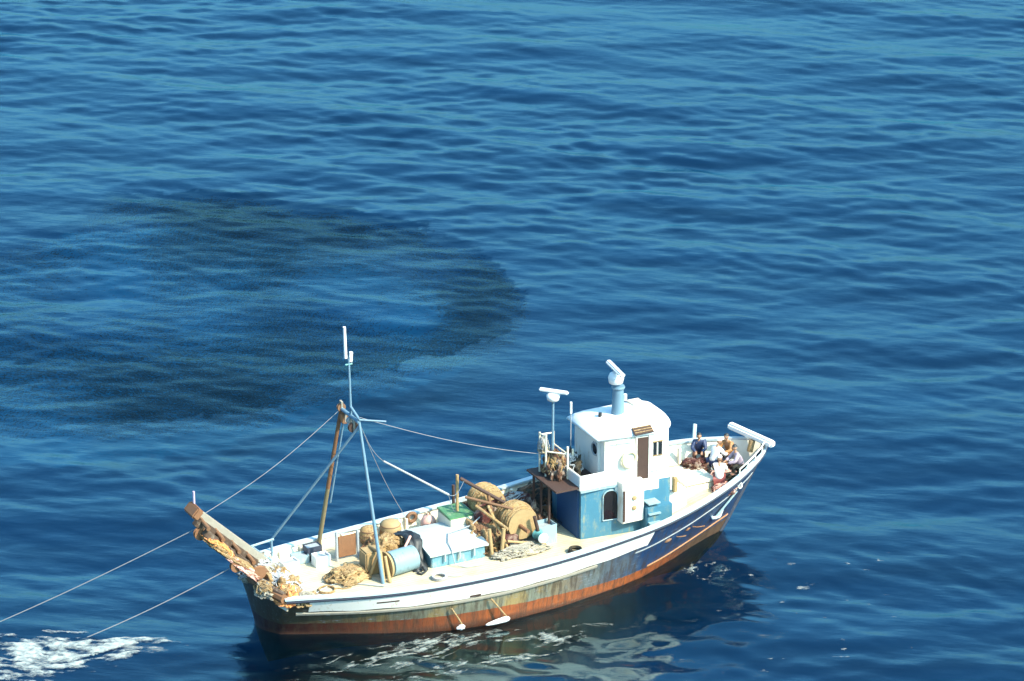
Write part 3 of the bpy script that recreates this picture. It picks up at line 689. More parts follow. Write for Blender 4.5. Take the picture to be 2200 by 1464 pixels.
# rusty bar along the transom edge down to the starboard corner
MB().path([(.12, 1.6, 2.02), (-.12, .9, 2.04), (-.16, .2, 2.02), (.0, -.5, 1.96), (.30, -1.15, 1.86)], .13, 8).build('edge_bar', 'rusttimber', sb, smooth=True)
rl = Thing('stern_rail', parent=boat, base=(1.2, 1.4, 1.4))
for x, y in ((.62, 2.55), (.66, 2.1), (.72, 1.65), (.78, 1.2), (1.5, 2.75)):
    MB().tube((x, y, 1.38), (x, y, 2.2), .045).build('stanchion', 'poleblue', rl, smooth=True)
MB().path([(1.6, 2.8, 2.2), (.62, 2.6, 2.2), (.8, 1.1, 2.2)], .045, 8).build('rail', 'paleblue', rl, smooth=True)
br = Thing('bow_rail', parent=boat, base=(20, 0, 3.2))
for s in (-1,):
    pts = [hp(s, u, sheer_z(u), -.06)+Vector((0, 0, .34)) for u in np.linspace(18.9, 20.75, 12)]
    MB().path(pts, .028, 6).build('rail', 'white', br, smooth=True)
    for u in (18.9, 19.4, 19.9, 20.4):
        p = hp(s, u, sheer_z(u), -.06); MB().tube(p, p+Vector((0, 0, .34)), .024).build('stanchion', 'white', br, smooth=True)
MB().box((20.55, .35, 3.66), (.30, 2.5, .26), (0, 0, R(12)), .07).build('bow_beam', 'whiteplastic', boat, smooth=True)
MB().tube((20.35, .1, 3.1), (20.45, .1, 3.55), .12).build('bow_beam_post', 'tan', boat, smooth=True)

# ------------------------------------------------------------------ net winch amidships
wn = Thing('net_winch', parent=boat, base=(9.7, .4, 1.4))
def drum(c, r_, wdt, mat, name='drum'):
    c = Vector(c)
    d_ = MB().lathe(c-Vector((0, wdt/2, 0)), [(0, r_*.62), (wdt*.06, r_*.86), (wdt*.3, r_), (wdt*.5, r_*1.04), (wdt*.72, r_), (wdt*.95, r_*.80), (wdt, r_*.5)], (0, 1, 0), 28)
    for v in d_.b.verts:
        k = 1+0.10*noise.noise(v.co*3.3)+.05*noise.noise(v.co*9); v.co = c+(v.co-c)*k
    o_ = d_.build(name, mat, wn, smooth='all'); s_ = sub(o_, wn)
    for y in (-wdt/2, wdt/2):
        MB().lathe(c+Vector((0, y-.03, 0)), [(0, r_*.90), (.06, r_*.90)], (0, 1, 0), 28).build('flange', 'ochre', s_, smooth=True)
    mb = MB()
    for k in range(7):
        y = -wdt*.42+wdt*.84*k/6; mb.torus(c+Vector((0, y, 0)), r_*(1.03-.10*abs(2*k/6-1)), .035, (random.uniform(-.08, .08), 1, 0), 26, 6)
    mb.build('rope_turns', 'tan', s_, smooth=True)
drum((9.72, 1.50, 2.62), .62, .95, 'yellow'); drum((10.25, .0, 2.35), .66, .95, 'yellow')
MB().tube((9.8, 2.3, 2.5), (10.2, -1.05, 2.28), .08).build('shaft', 'rust', wn, smooth=True)
MB().lathe((10.75, -.72, 1.95), [(0, .22), (.06, .16), (.3, .13), (.42, .20), (.46, .18)], (0, -1, 0), 20).build('warping_head', 'teal', wn, smooth=True)
MB().lathe((10.75, -1.05, 1.95), [(.12, .20), (.16, .16)], (0, -1, 0), 20).build('warping_cap', 'whiteplastic', wn, smooth=True)
for a, b, r_, m_ in (((8.55, 1.3, 3.85), (10.2, .35, 2.75), .07, 'darkbrown'), ((8.55, 1.55, 3.9), (8.5, 1.5, 1.4), .06, 'ochre'), ((8.6, 1.0, 3.2), (10.0, -.2, 2.9), .055, 'brown'),
                     ((8.9, .7, 2.9), (9.5, -.75, 2.4), .06, 'tan'), ((9.3, -.80, 2.5), (9.15, -.9, 1.4), .075, 'ochre'), ((8.8, -.6, 2.5), (8.85, -.75, 1.4), .07, 'ochre'), ((9.2, .3, 3.0), (9.4, -.9, 1.75), .06, 'tan'),
                     ((9.4, -.9, 2.0), (11.0, -.9, 1.55), .05, 'ochre'), ((9.45, .75, 3.2), (9.6, .5, 1.4), .07, 'brown'), ((10.6, -.75, 2.7), (10.9, -.8, 1.4), .07, 'darkbrown'), ((9.0, .2, 1.5), (9.7, -.9, 1.6), .08, 'brown'),
                     ((9.05, .95, 2.7), (9.9, .6, 3.05), .05, 'maroon'), ((9.5, .45, 2.2), (10.0, .7, 3.0), .06, 'tan'), ((8.7, 2.2, 1.4), (8.7, 2.2, 3.2), .06, 'darkbrown')):
    MB().tube(a, b, r_).build('frame_bar', m_, wn, smooth=True)
MB().b2(9.5, 10.9, -.95, .5, 1.38, 1.62, .04).build('bed', 'timber', wn)
MB().b2(9.35, 10.0, -.7, .35, 1.62, 2.05, .04).build('gearbox', 'maroon', wn)
MB().lathe((9.2, 1.0, 2.35), [(0, .26), (.10, .30), (.4, .30), (.5, .2)], (0, -1, 0), 20).build('hydraulic_motor', 'maroon', wn, smooth=True)
# engine casing with a green lid
ec = Thing('engine_casing', parent=boat, base=(8.6, 1.6, 1.4))
MB().b2(8.0, 9.15, .95, 2.15, 1.38, 2.35, .03).build('casing', 'cream', ec)
MB().box((8.5, 1.6, 2.40), (1.05, 1.1, .09), (R(3), 0, 0), .02).build('lid', 'green', ec)
for k in range(6): MB().b2(8.08+k*.13, 8.14+k*.13, .925, .96, 1.5, 1.95).build('louvre', 'green', ec)
# fish hold: low pale box with a cambered cover
fh = Thing('fish_hold', parent=boat, base=(7.4, .3, 1.4))
MB().b2(6.42, 8.62, -.62, 1.75, 1.38, 1.95, .03).build('coaming', worn('turquoise_paint', (.12, .27, .33), (.36, .36, .28), 1.0, 3.0), fh)
mb = MB(); mb.grid(lambda i, j: (6.32+2.4*i, -.72+2.57*j, 1.96+.16*math.sin(math.pi*j)+.03*noise.noise((i*4, j*4, 2))), 12, 12)
for f_ in bmesh.ops.extrude_face_region(mb.b, geom=mb.b.faces[:])['geom']:
    if isinstance(f_, bmesh.types.BMVert): f_.co.z -= .06
mb.build('cover', worn('hatch_cover', (.42, .46, .45), (.48, .40, .26), .8, 1.6), fh, smooth=True)
for k in range(3): MB().b2(6.9+k*.6, 6.96+k*.6, -.74, -.70, 1.62, 1.94).build('batten', 'grey', fh)
# line hauler: grey-blue cylinder with ochre frame beside the gantry foot
lh = Thing('line_hauler', parent=boat, base=(5, -.6, 1.4))
MB().lathe((4.75, -.45, 1.86), [(0, .36), (.05, .46), (.6, .46), (1.1, .46), (1.15, .36)], (1, .15, 0), 24).build('barrel', worn('dull_teal_barrel', (.20, .30, .33), (.05, .10, .12), .9, 2.4), lh, smooth=True)
MB().lathe((4.62, -.47, 1.86), [(0, .50), (.08, .50)], (1, .15, 0), 24).build('flange', 'ochre', lh, smooth=True)
for a, b in (((4.35, -.9, 1.4), (4.4, -.5, 2.5)), ((4.1, -.2, 1.4), (4.4, -.5, 2.5)), ((4.4, -.5, 2.45), (4.4, .4, 2.3)), ((4.55, -1.0, 1.4), (4.55, -.6, 2.3))):
    MB().tube(a, b, .07).build('frame_bar', 'ochre', lh, smooth=True)
MB().b2(4.0, 4.7, -.15, .5, 1.4, 2.3, .05).build('gearbox', 'ochre', lh)
# windlass and hatch on the foredeck
wl = Thing('windlass', parent=boat, base=(19.3, .2, 2.35))
MB().lathe((19.2, .75, 2.78), [(0, .24), (.05, .16), (.35, .13), (.5, .13), (.8, .16), (.85, .24)], (0, -1, 0), 20).build('barrel', 'rust', wl, smooth=True)
for y in (.9, -.2): MB().b2(19.0, 19.4, y-.05, y+.05, 2.3, 2.95, .02).build('cheek', 'darkbrown', wl)
fd = Thing('foredeck_hatch', parent=boat, base=(17.5, -.4, 2.2))
MB().b2(17.05, 18.35, -.75, .9, 1.95, 2.62, .05).build('coaming', 'cream', fd)
MB().b2(17.0, 18.40, -.80, .95, 2.62, 2.70, .03).build('lid', 'cream', fd)
MB().tube((19.9, .35, 2.3), (19.9, .35, 3.05), .10).build('mooring_bitt', 'timber', boat, smooth=True)
# bow anchor stowed against the starboard plating
an = Thing('bow_anchor', parent=boat, base=(19.7, -1, 2.0))
p0 = hpn(-1, 19.6, 2.25, .07); p1 = hpn(-1, 19.1, 1.35, .09)
MB().tube(p0, p1, .045).build('shank', 'paleblue', an, smooth=True)
MB().path([p1+Vector((-.32, -.05, .35)), p1+Vector((-.15, -.03, .02)), p1, p1+Vector((.2, .02, .0)), p1+Vector((.38, .05, .30))], lambda t: .03+.04*math.sin(math.pi*t), 8).build('flukes', 'cap', an, smooth=True)
MB().torus(hpn(-1, 19.7, 2.4, .03), .10, .035, (0.3, -1, 0), 16, 6).build('hawse_ring', 'white', an, smooth=True)

# ------------------------------------------------------------------ loose gear on deck, each a thing of its own
def heap(name, c, size, mat, label, cat, seed, rot=0.0, amp=.42, strands=10, smat='tan', group=None, freq=2.2, tilt=0.0, subd=5):
    t = Thing(name, label, cat, base=c, group=group)
    ct, st_ = math.cos(tilt), math.sin(tilt)
    def place(p):
        d = Vector(p)-Vector(c); return Vector(c)+Vector((d.x*ct+d.z*st_, d.y, -d.x*st_+d.z*ct))
    mb = MB().lump(c, size, amp, freq, subd, seed, rot)
    for v in mb.b.verts: v.co = place(v.co)
    mb.build('pile', mat, t, smooth='all')
    if strands:
        mb = MB(); rr = random.Random(seed); sd = Vector((seed*7.3, seed*3.1, seed*1.7))
        for k in range(strands*2):
            a0 = rr.uniform(0, 6.28); pts = []
            rad = rr.uniform(.25, 1.0); sq = rr.uniform(.4, 1); ph = rr.uniform(0, 6.28); ox, oy = rr.uniform(-.35, .35), rr.uniform(-.35, .35)
            for i in range(14):
                a = a0+i*rr.uniform(.22, .38); q = rad*(1+.25*math.sin(3*a+ph))
                x, y = ox+q*math.cos(a), oy+q*sq*math.sin(a); h = math.sqrt(max(0.02, 1-min(.98, x*x+y*y)))
                pn = Vector((x, y, h)).normalized(); kk = 1+amp*.22+.25*amp*noise.noise(pn*freq+sd)
                x *= max(.8, kk); y *= max(.8, kk); h *= kk
                cr, sr = math.cos(rot), math.sin(rot); X_, Y_ = x*size[0], y*size[1]
                pts.append(place((c[0]+X_*cr-Y_*sr, c[1]+X_*sr+Y_*cr, c[2]+h*size[2]+.02+.04*rr.random())))
            mb.path(pts, rr.uniform(.012, .03), 5)
        mb.build('loose_rope', smat, t, smooth=True, kind='stuff')
    return t
NET = 'heaps of netting stowed about the deck'
heap('net_heap', (.72, .15, 1.45), (.55, .75, .62), 'tan', 'tan tangle of rope and netting heaped inside the transom', 'net', 1, amp=.55, smat='rope', strands=20)
heap('net_heap', (.30, 1.15, 1.75), (.60, .70, .55), 'greynet', 'pale grey pile of netting around the foot of the stern boom', 'net', 2, amp=.5, smat='rope', strands=18)
heap('net_heap', (-.62, .35, 2.42), (.80, .30, .24), 'pink', 'pinkish bundle of netting lashed under the lower stern boom timber', 'net', 3, tilt=R(44), amp=.5, smat='tan')
heap('net_heap', (-1.50, .45, 3.35), (.62, .24, .24), 'tan', 'straw coloured bundle of netting near the outer end of the stern boom', 'net', 4, tilt=R(44), amp=.5, smat='orange')
heap('net_heap', (-.10, -.35, 1.75), (.30, .55, .32), 'greynet', 'cream netting spilling over the middle of the transom edge', 'net', 50, amp=.5, smat='tan', strands=12)
heap('rope_pile', (.50, -.80, 1.50), (.38, .42, .50), 'orange', 'orange rope and float pile beside the starboard stern corner', 'rope', 5, amp=.5, smat='tan', strands=12)
heap('rope_pile', (1.15, -1.15, 1.42), (.40, .30, .30), 'tan', 'low tan rope tangle on deck forward of the orange pile', 'rope', 51, amp=.5, smat='greynet', strands=14)
heap('rope_pile', (3.35, .0, 1.40), (.75, .55, .38), 'ochre', 'orange brown rope pile on deck just aft of the gantry leg', 'rope', 6, amp=.45, smat='tan', strands=16)
heap('rope_pile', (9.0, .35, 1.4), (.55, .85, .75), 'tan', 'tan rope tangle heaped against the aft side of the net winch', 'rope', 61, amp=.55, smat='brown', strands=24)
heap('rope_pile', (10.0, .75, 1.6), (.6, .5, .95), 'brownnet', 'dark brown rope tangle between the two drums of the winch', 'rope', 62, amp=.5, smat='tan', strands=20)
heap('net_heap', (9.9, -.95, 1.42), (.9, .30, .30), 'greynet', 'greenish grey netting lying along the deck at the foot of the winch', 'net', 63, amp=.5, smat='timber', strands=14)
heap('net_heap', (5.35, .9, 1.4), (.75, .55, .85), 'tan', 'tan sack-like pile of netting behind the black tarpaulin', 'net', 7, amp=.3, smat='tan')
heap('net_heap', (5.35, 1.8, 1.4), (.42, .42, .45), 'ochre', 'small brown tangle of netting between the two wicker baskets', 'net', 8, amp=.5, smat='brown')
heap('net_heap', (12.3, 2.3, 1.4), (1.3, .7, .95), 'darknet', 'dark net mound added to darken the port bulwark beside the deckhouse', 'net', 52, amp=.35, smat='brown')  # added as a dark cover where the port bulwark reads dark
heap('net_heap', (10.3, 2.7, 1.4), (1.2, .35, .65), 'darknet', 'long dark net roll added to darken the port bulwark outboard of the winch', 'net', 53, amp=.35, smat='maroon')  # likewise added to darken the bulwark further aft
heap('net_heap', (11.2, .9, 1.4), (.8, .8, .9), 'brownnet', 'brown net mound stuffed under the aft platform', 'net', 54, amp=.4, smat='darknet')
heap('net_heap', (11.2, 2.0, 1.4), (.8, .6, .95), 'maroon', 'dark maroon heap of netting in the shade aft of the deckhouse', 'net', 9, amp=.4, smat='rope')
heap('net_heap', (12.1, .5, 3.62), (.36, .50, .80), 'brownnet', 'brown net bundle hanging in the rack behind the wheelhouse', 'net', 10, amp=.5, smat='tan', strands=14)
heap('net_heap', (11.85, .95, 4.5), (.18, .22, .42), 'greynet', 'pale straw net draped over the port end of the rack', 'net', 12, amp=.5, smat='rope')
heap('net_heap', (12.75, .45, 3.62), (.34, .45, .70), 'darknet', 'dark green net stuffed in the rack against the wheelhouse', 'net', 13, amp=.5, smat='rope')
heap('net_heap', (18.15, .75, 2.65), (.35, .40, .22), 'brownnet', 'small brown net bundle on the corner of the foredeck hatch lid', 'net', 70, amp=.5, smat='maroon')
heap('net_heap', (18.75, 1.0, 2.32), (.60, .45, .36), 'brownnet', 'reddish brown heap of netting between the crouching crew on the foredeck', 'net', 14, amp=.5, smat='maroon')
heap('net_heap', (19.05, -.15, 2.32), (.60, .50, .34), 'darknet', 'dark low net heap in the middle of the foredeck', 'net', 15, amp=.5, smat='pink')
heap('net_heap', (18.45, -1.15, 2.28), (.40, .35, .28), 'maroon', 'maroon heap of netting by the starboard foredeck bulwark', 'net', 16, amp=.5, smat='pink')
heap('net_heap', (19.75, .30, 2.35), (.42, .45, .34), 'brownnet', 'greyish brown heap of netting right inside the bow', 'net', 17, amp=.5, smat='rope')
heap('canvas_bundle', (19.55, 1.9, 2.35), (.85, .55, .38), 'cream', 'cream canvas cover spread along the port bow bulwark', 'canvas', 22, amp=.2, strands=0)
t = Thing('plank', 'pale plank leaning out over the port bow rail above brown netting', 'plank', base=(18.9, 1.9, 2.4))
MB().box((19.0, 2.05, 3.05), (.16, .06, 1.35), (R(-24), R(18), 0), .01).build('board', 'paleblue', t)

def person(c, yaw, lean, label, shirt, trousers, hat, skin, seat=.42, reach=.5):
    """a crouching crew member: one skinned body, clothes and hair as children. c = deck point under the pelvis"""
    t = Thing('person', label, 'person', base=c, group='crew working on the foredeck')
    cy_, sy_ = math.cos(yaw), math.sin(yaw)
    def W(p): return Vector((c[0]+p[0]*cy_-p[1]*sy_, c[1]+p[0]*sy_+p[1]*cy_, c[2]+p[2]))
    J = {'pel': (0, 0, seat), 'wst': (.05+lean*.25, 0, seat+.20), 'chs': (.10+lean*.75, 0, seat+.42), 'nck': (.12+lean, 0, seat+.60), 'hd0': (.14+lean*1.08, 0, seat+.68)}
    E_ = [('pel', 'wst'), ('wst', 'chs'), ('chs', 'nck'), ('nck', 'hd0')]
    Rr = {'pel': .145, 'wst': .125, 'chs': .135, 'nck': .06, 'hd0': .055}
    for s_, n_ in ((-1, 'r'), (1, 'l')):
        J['hip'+n_] = (.03, s_*.10, seat-.02); J['kne'+n_] = (.40, s_*.17, seat+.10); J['ank'+n_] = (.33, s_*.15, .09); J['toe'+n_] = (.52, s_*.17, .05)
        J['sho'+n_] = (.11+lean*.92, s_*.18, seat+.53); J['elb'+n_] = (.20+lean+.05, s_*.27, seat+.30); J['wri'+n_] = (reach+lean*.8, s_*.12, seat+.24); J['plm'+n_] = (reach+lean*.8+.07, s_*.11, seat+.21)
        E_ += [('pel', 'hip'+n_), ('hip'+n_, 'kne'+n_), ('kne'+n_, 'ank'+n_), ('ank'+n_, 'toe'+n_), ('chs', 'sho'+n_), ('sho'+n_, 'elb'+n_), ('elb'+n_, 'wri'+n_), ('wri'+n_, 'plm'+n_)]
        Rr.update({'hip'+n_: .095, 'kne'+n_: .065, 'ank'+n_: .042, 'toe'+n_: .035, 'sho'+n_: .062, 'elb'+n_: .042, 'wri'+n_: .028, 'plm'+n_: .034})
        px, py, pz = J['plm'+n_]
        for k in range(4):
            f0 = 'f%d%s' % (k, n_); f1 = 'g%d%s' % (k, n_); L_ = (.032, .038, .036, .028)[k]
            J[f0] = (px+L_, py+(k-1.5)*.022, pz-.012); J[f1] = (px+L_*1.7, py+(k-1.5)*.022, pz-.045)
            E_ += [('plm'+n_, f0), (f0, f1)]; Rr[f0] = .010; Rr[f1] = .008
        J['th'+n_] = (px+.01, py-s_*.05, pz-.01); E_.append(('plm'+n_, 'th'+n_)); Rr['th'+n_] = .011
    def skinned(name, keys, grow, mat):
        ks = [k for k in J if k in keys]; ix = {k: i for i, k in enumerate(ks)}
        me = bpy.data.meshes.new(name); me.from_pydata([W(J[k])-t.base for k in ks], [(ix[a], ix[b]) for a, b in E_ if a in ix and b in ix], [])
        o_ = bpy.data.objects.new(name, me); col.objects.link(o_); o_.parent = t.o
        md = o_.modifiers.new('skin', 'SKIN'); md.use_smooth_shade = True
        for k in ks:
            r_ = Rr[k]+grow; me.skin_vertices[0].data[ix[k]].radius = (r_, r_)
            me.skin_vertices[0].data[ix[k]].use_root = (k == ks[0])
        o_.modifiers.new('sub', 'SUBSURF').levels = 1; o_.modifiers['sub'].render_levels = 2
        me.materials.append(mat if not isinstance(mat, str) else M[mat]); return o_
    skinned('body', set(J), 0, skin)
    skinned('shirt', {'wst', 'chs', 'pel', 'shor', 'shol', 'elbr', 'elbl', 'wrir', 'wril'}, .036, shirt)
    skinned('trousers', {'pel', 'hipr', 'hipl', 'kner', 'knel', 'ankr', 'ankl'}, .03, trousers)
    h = Vector((.17+lean*1.12, 0, seat+.80)); q = MB(); q.sphere((0, 0, 0), .105, (1.0, .82, 1.15), sub=3)
    q.sphere((.108, 0, -.01), .018, (1.2, .8, 1.4), sub=2)
    for s_ in (-1, 1): q.sphere((.0, s_*.088, -.01), .022, (.7, .4, 1.3), sub=2)
    for v in q.b.verts: v.co = W(Vector((v.co.x, v.co.y, v.co.z))+h)
    hd = q.build('head', skin, t, smooth='all'); hs = sub(hd, t)
    for s_ in (-1, 1): MB().sphere(W(h+Vector((.092, s_*.035, .02))), .012, sub=1).build('eye', 'black', hs, smooth='all')
    MB().box(W(h+Vector((.098, 0, -.055))), (.012, .04, .010), (0, 0, yaw)).build('mouth', 'maroon', hs)
    q = MB(); q.sphere((0, 0, 0), .116, (1.0, .86, 1.05), sub=3)
    bmesh.ops.delete(q.b, geom=[v for v in q.b.verts if v.co.z < .01+.25*max(0, v.co.x)], context='VERTS')
    if hat != 'black': q.box((.12, 0, .035), (.12, .14, .012))
    for v in q.b.verts: v.co = W(Vector(v.co)+h+Vector((-.006, 0, .012)))
    q.build('cap' if hat != 'black' else 'hair', hat, t, smooth='all')
    MB().box(W((.47, .17, .05)), (.20, .09, .09), (0, 0, yaw), .03).build('boot', 'black', t, smooth=True)
    MB().box(W((.47, -.17, .05)), (.20, .09, .09), (0, 0, yaw), .03).build('boot', 'black', t, smooth=True)
SK = worn('weathered_skin', (.38, .20, .12), (.30, .15, .09), .2, 5, .6, .05, streak=False)
JK = worn('navy_oilskin', (.025, .04, .10), (.06, .05, .08), .4); WS = worn('white_shirt', (.72, .70, .68), (.4, .36, .32), .4); BR = worn('brown_trousers', (.13, .055, .035), (.08, .04, .03), .4)
person((19.05, 1.75, 2.30), R(-120), .14, 'person in dark navy jacket crouching by the port foredeck rail beside the leaning plank', JK, BR, 'black', SK)
person((18.95, .55, 2.33), R(10), .16, 'person in white shirt and dark trousers bent over netting in the middle of the foredeck', WS, JK, 'white', SK)
person((18.40, -.95, 2.28), R(60), .10, 'person in white shirt and maroon trousers crouching nearest the starboard bow rail', WS, worn('maroon_trousers', (.20, .045, .04), (.1, .03, .03), .4), 'whiteplastic', SK)
person((20.05, .95, 2.35), R(-160), .15, 'person in rusty brown jacket crouching right in the bow below the white beam', worn('rust_jacket', (.36, .17, .06), (.2, .09, .04), .4), BR, 'black', SK)
person((19.75, -.30, 2.35), R(170), .12, 'person in lilac grey shirt crouching by the starboard rail close to the bow', worn('lilac_shirt', (.38, .30, .36), (.2, .15, .2), .4), 'darknet', 'black', SK)

def basket(c, r_, h, mat, label, group):
    t = Thing('basket', label, 'basket', base=c, group=group)
    mb = MB().lathe(c, [(0, r_*.75), (h*.35, r_*.98), (h*.7, r_), (h, r_*.86), (h*1.12, r_*.5), (h*1.16, .02)], (0, 0, 1), 20)
    mb.build('body', mat, t, smooth='all')
    mb = MB()
    for k in range(4): mb.torus((c[0], c[1], c[2]+h*(.15+.25*k)), r_*(.88+.1*math.sin(.4+k*.8)), .02, (0, 0, 1), 20, 5)
    mb.build('hoop', 'brown', t, smooth=True)
basket((5.30, 2.45, 1.4), .34, .62, 'tan', 'round straw basket nearest the gantry on the port side', 'straw baskets by the port bulwark')
basket((6.15, 2.35, 1.4), .42, .72, 'ochre', 'larger round straw basket forward of its neighbour by the port bulwark', 'straw baskets by the port bulwark')
t = Thing('buoy', 'round salmon buoy against the port bulwark aft of the engine casing', 'buoy', base=(7.7, 2.3, 1.4))
MB().sphere((7.72, 2.35, 1.78), .30, (1, .9, 1.15), sub=3).build('ball', 'pink', t, smooth='all')
MB().torus((7.72, 2.35, 2.15), .06, .02, (0, 1, 0), 12, 6).build('eye', 'brown', t)
t = Thing('tyre_fender', 'dark brown fender hanging inside the port bulwark', 'fender', base=(7.2, 3.0, 1.6))
MB().torus((7.35, 3.02, 1.82), .17, .07, (0, 1, 0), 18, 8).build('ring', 'brown', t, smooth=True)
def crate(c, s_, mat, label, rot=0, group=None):
    t = Thing('fish_crate', label, 'crate', base=c, group=group); x, y, z = c
    MB().box((x, y, z+.03), (s_[0], s_[1], .05), (0, 0, rot)).build('bottom', mat, t)
    for dx, dy, a, b in ((s_[0]/2, 0, .04, s_[1]), (-s_[0]/2, 0, .04, s_[1]), (0, s_[1]/2, s_[0], .04), (0, -s_[1]/2, s_[0], .04)):
        cr, sr = math.cos(rot), math.sin(rot)
        MB().box((x+dx*cr-dy*sr, y+dx*sr+dy*cr, z+s_[2]/2), (a, b, s_[2]), (0, 0, rot), .008).build('side', mat, t)
    MB().box((x, y, z+s_[2]*.8), (s_[0]*.9, s_[1]*.9, .02), (0, 0, rot)).build('contents', 'grey', t)
CR = 'crates stacked aft on the port side'
crate((1.75, 1.75, 1.4), (.62, .42, .34), 'whiteplastic', 'white crate on deck just inside the stern rail', .1, CR)
crate((2.35, 2.15, 1.4), (.60, .42, .30), 'paleblue', 'pale blue crate between the stern rail and the gantry foot', -.1, CR)
crate((2.95, 1.55, 1.4), (.55, .45, .42), 'whiteplastic', 'tall white crate beside the little hatch frame', 0, CR)
crate((2.9, 2.25, 1.4), (.60, .42, .26), 'black', 'black crate at the foot of the ochre gantry leg, lower of two', .15, CR)
crate((2.92, 2.27, 1.67), (.58, .40, .24), 'navy', 'navy crate stacked on the black crate by the ochre gantry leg', .05, CR)
crate((11.2, -.35, 1.4), (.75, .60, .75), 'paleblue', 'large pale blue tub crate between the winch and the deckhouse', .05)
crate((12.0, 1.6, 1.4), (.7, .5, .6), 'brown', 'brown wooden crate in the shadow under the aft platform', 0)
t = Thing('tarpaulin', 'black tarpaulin draped over the aft end of the fish hold', 'tarpaulin', base=(6.1, .3, 1.4))
mb = MB(); mb.grid(lambda i, j: (5.75+.62*i+.10*math.sin(j*5)+.08*noise.noise((i*3, j*6, 0)), 1.35-2.05*j, 2.20+.20*math.sin(math.pi*min(1, j*1.15))-.75*max(0, j-.62)/.38*1.0*(j > .62)+.10*noise.noise((i*4, j*7, 5))-.10*(abs(2*i-1)**2)), 12, 26)
for f_ in bmesh.ops.extrude_face_region(mb.b, geom=mb.b.faces[:])['geom']:
    if isinstance(f_, bmesh.types.BMVert): f_.co.z -= .03
mb.build('sheet', 'black', t, smooth='all')
MB().path([(6.0, -.72, 1.62), (6.05, -.9, 1.5), (5.85, -.95, 1.43), (5.75, -.8, 1.45)], .05, 8).build('rope_end', 'black', t, smooth=True)
MB().path([(6.0, .3, 2.42), (5.6, -.1, 2.25), (5.55, -.55, 1.9)], .05, 8).build('fold', 'pink', t, smooth=True)
t = Thing('lifebuoy', 'pale yellow lifebuoy hung on the starboard wheelhouse wall aft of the door', 'lifebuoy', base=(14.38, -1.15, 4.1))
MB().torus((14.38, wy(14.38)-.07, 4.42), .30, .065, (.12, -1, 0), 28, 10).build('ring', worn('faded_yellow', (.80, .70, .45), (.6, .5, .3), .3), t, smooth='all')
MB().box((14.38, wy(14.38)-.03, 4.74), (.06, .06, .06)).build('hook', 'brown', t)
def coil(c, r_, n_, mat, label):
    t = Thing('rope_coil', label, 'rope', base=c)
    mb = MB()
    for k in range(n_): mb.torus((c[0]+.02*math.sin(k*2.1), c[1]+.02*math.cos(k*1.7), c[2]+.03+.04*k), r_*(1-.03*k), .028, (0, 0, 1), 22, 6)
    mb.build('turns', mat, t, smooth=True); pts = [(c[0]+r_, c[1], c[2]+.03)]+[(c[0]+r_+.15*i, c[1]-.05*i+.04*math.sin(i*2), c[2]+.025) for i in range(1, 5)]
    MB().path(pts, .025, 6).build('tail', mat, t, smooth=True)
coil((15.2, -2.25, 1.42), .34, 4, 'brown', 'brown rope coil on deck below the deckhouse steps')
coil((16.3, -1.95, 1.50), .22, 3, 'rust', 'small rust coloured rope coil on deck ahead of the steps')
coil((6.3, -1.5, 1.4), .26, 3, 'rope', 'grey rope coil on deck near the fish hold')
coil((2.2, -.6, 1.4), .30, 2, 'tan', 'straw rope coil on the open deck near the stern')
coil((11.8, -1.75, 1.4), .25, 4, 'darknet', 'dark rope coil on deck beside the aft corner of the deckhouse')
heap('cloth_bundle', (13.95, -2.35, 1.4), (.22, .18, .34), 'pink', 'pink and red cloth bundle on deck near the deckhouse door', 'cloth', 41, amp=.35, strands=3, smat='red')
# ropes lying loose over the deck and gear
t = Thing('deck_rope', 'slack rope running from the winch across the fish hold cover', 'rope', base=(7.5, .2, 2.1))
MB().path([(9.2, .6, 2.6), (8.6, .5, 2.25), (7.6, .4, 2.17), (7.3, -.2, 2.13), (7.2, -.75, 2.0), (7.25, -.9, 1.5), (7.6, -1.15, 1.43), (8.2, -1.2, 1.43)], .022, 6).build('line', 'grey', t, smooth=True)
t = Thing('deck_rope', 'long weathered rope snaking along the open aft deck', 'rope', base=(2.5, -.6, 1.42))
MB().path([(x, -.75-.45*math.sin(x*1.7)-.12*x+.35, 1.44) for x in np.linspace(1.0, 4.2, 24)], .022, 6).build('line', 'grey', t, smooth=True)

# towing warps, fenders in the water
def world_rope(name, a, b, r_, sag, label, cat, group=None, mat='rope', n=40):
    a, b = Vector(a), Vector(b); t = Thing(name, label, cat, base=a, world=True, group=group)
    MB().path([a.lerp(b, k/n)+Vector((0, 0, -sag*math.sin(math.pi*k/n))) for k in range(n+1)], r_, 6).build('line', 'warp', t, smooth=True)
A1 = b2w((-2.06, 1.0, 4.15)); A2 = b2w((-1.05, .35, 2.65))
WARPS = 'trawl warps running aft from the stern boom'
W1 = b2w((-10.0, 4.6, 0.0)); W2 = b2w((-6.6, 2.35, 0))
d1 = (W1-A1); d2 = (W2-A2)
world_rope('towing_warp', A1, A1+d1*1.2, .018, .15, 'grey trawl warp stretching from the tip of the stern boom past the left edge', 'rope', WARPS)
world_rope('towing_warp', A2, A2+d2*1.15, .018, .15, 'grey trawl warp dropping from the lower stern block to the foaming patch of water', 'rope', WARPS)
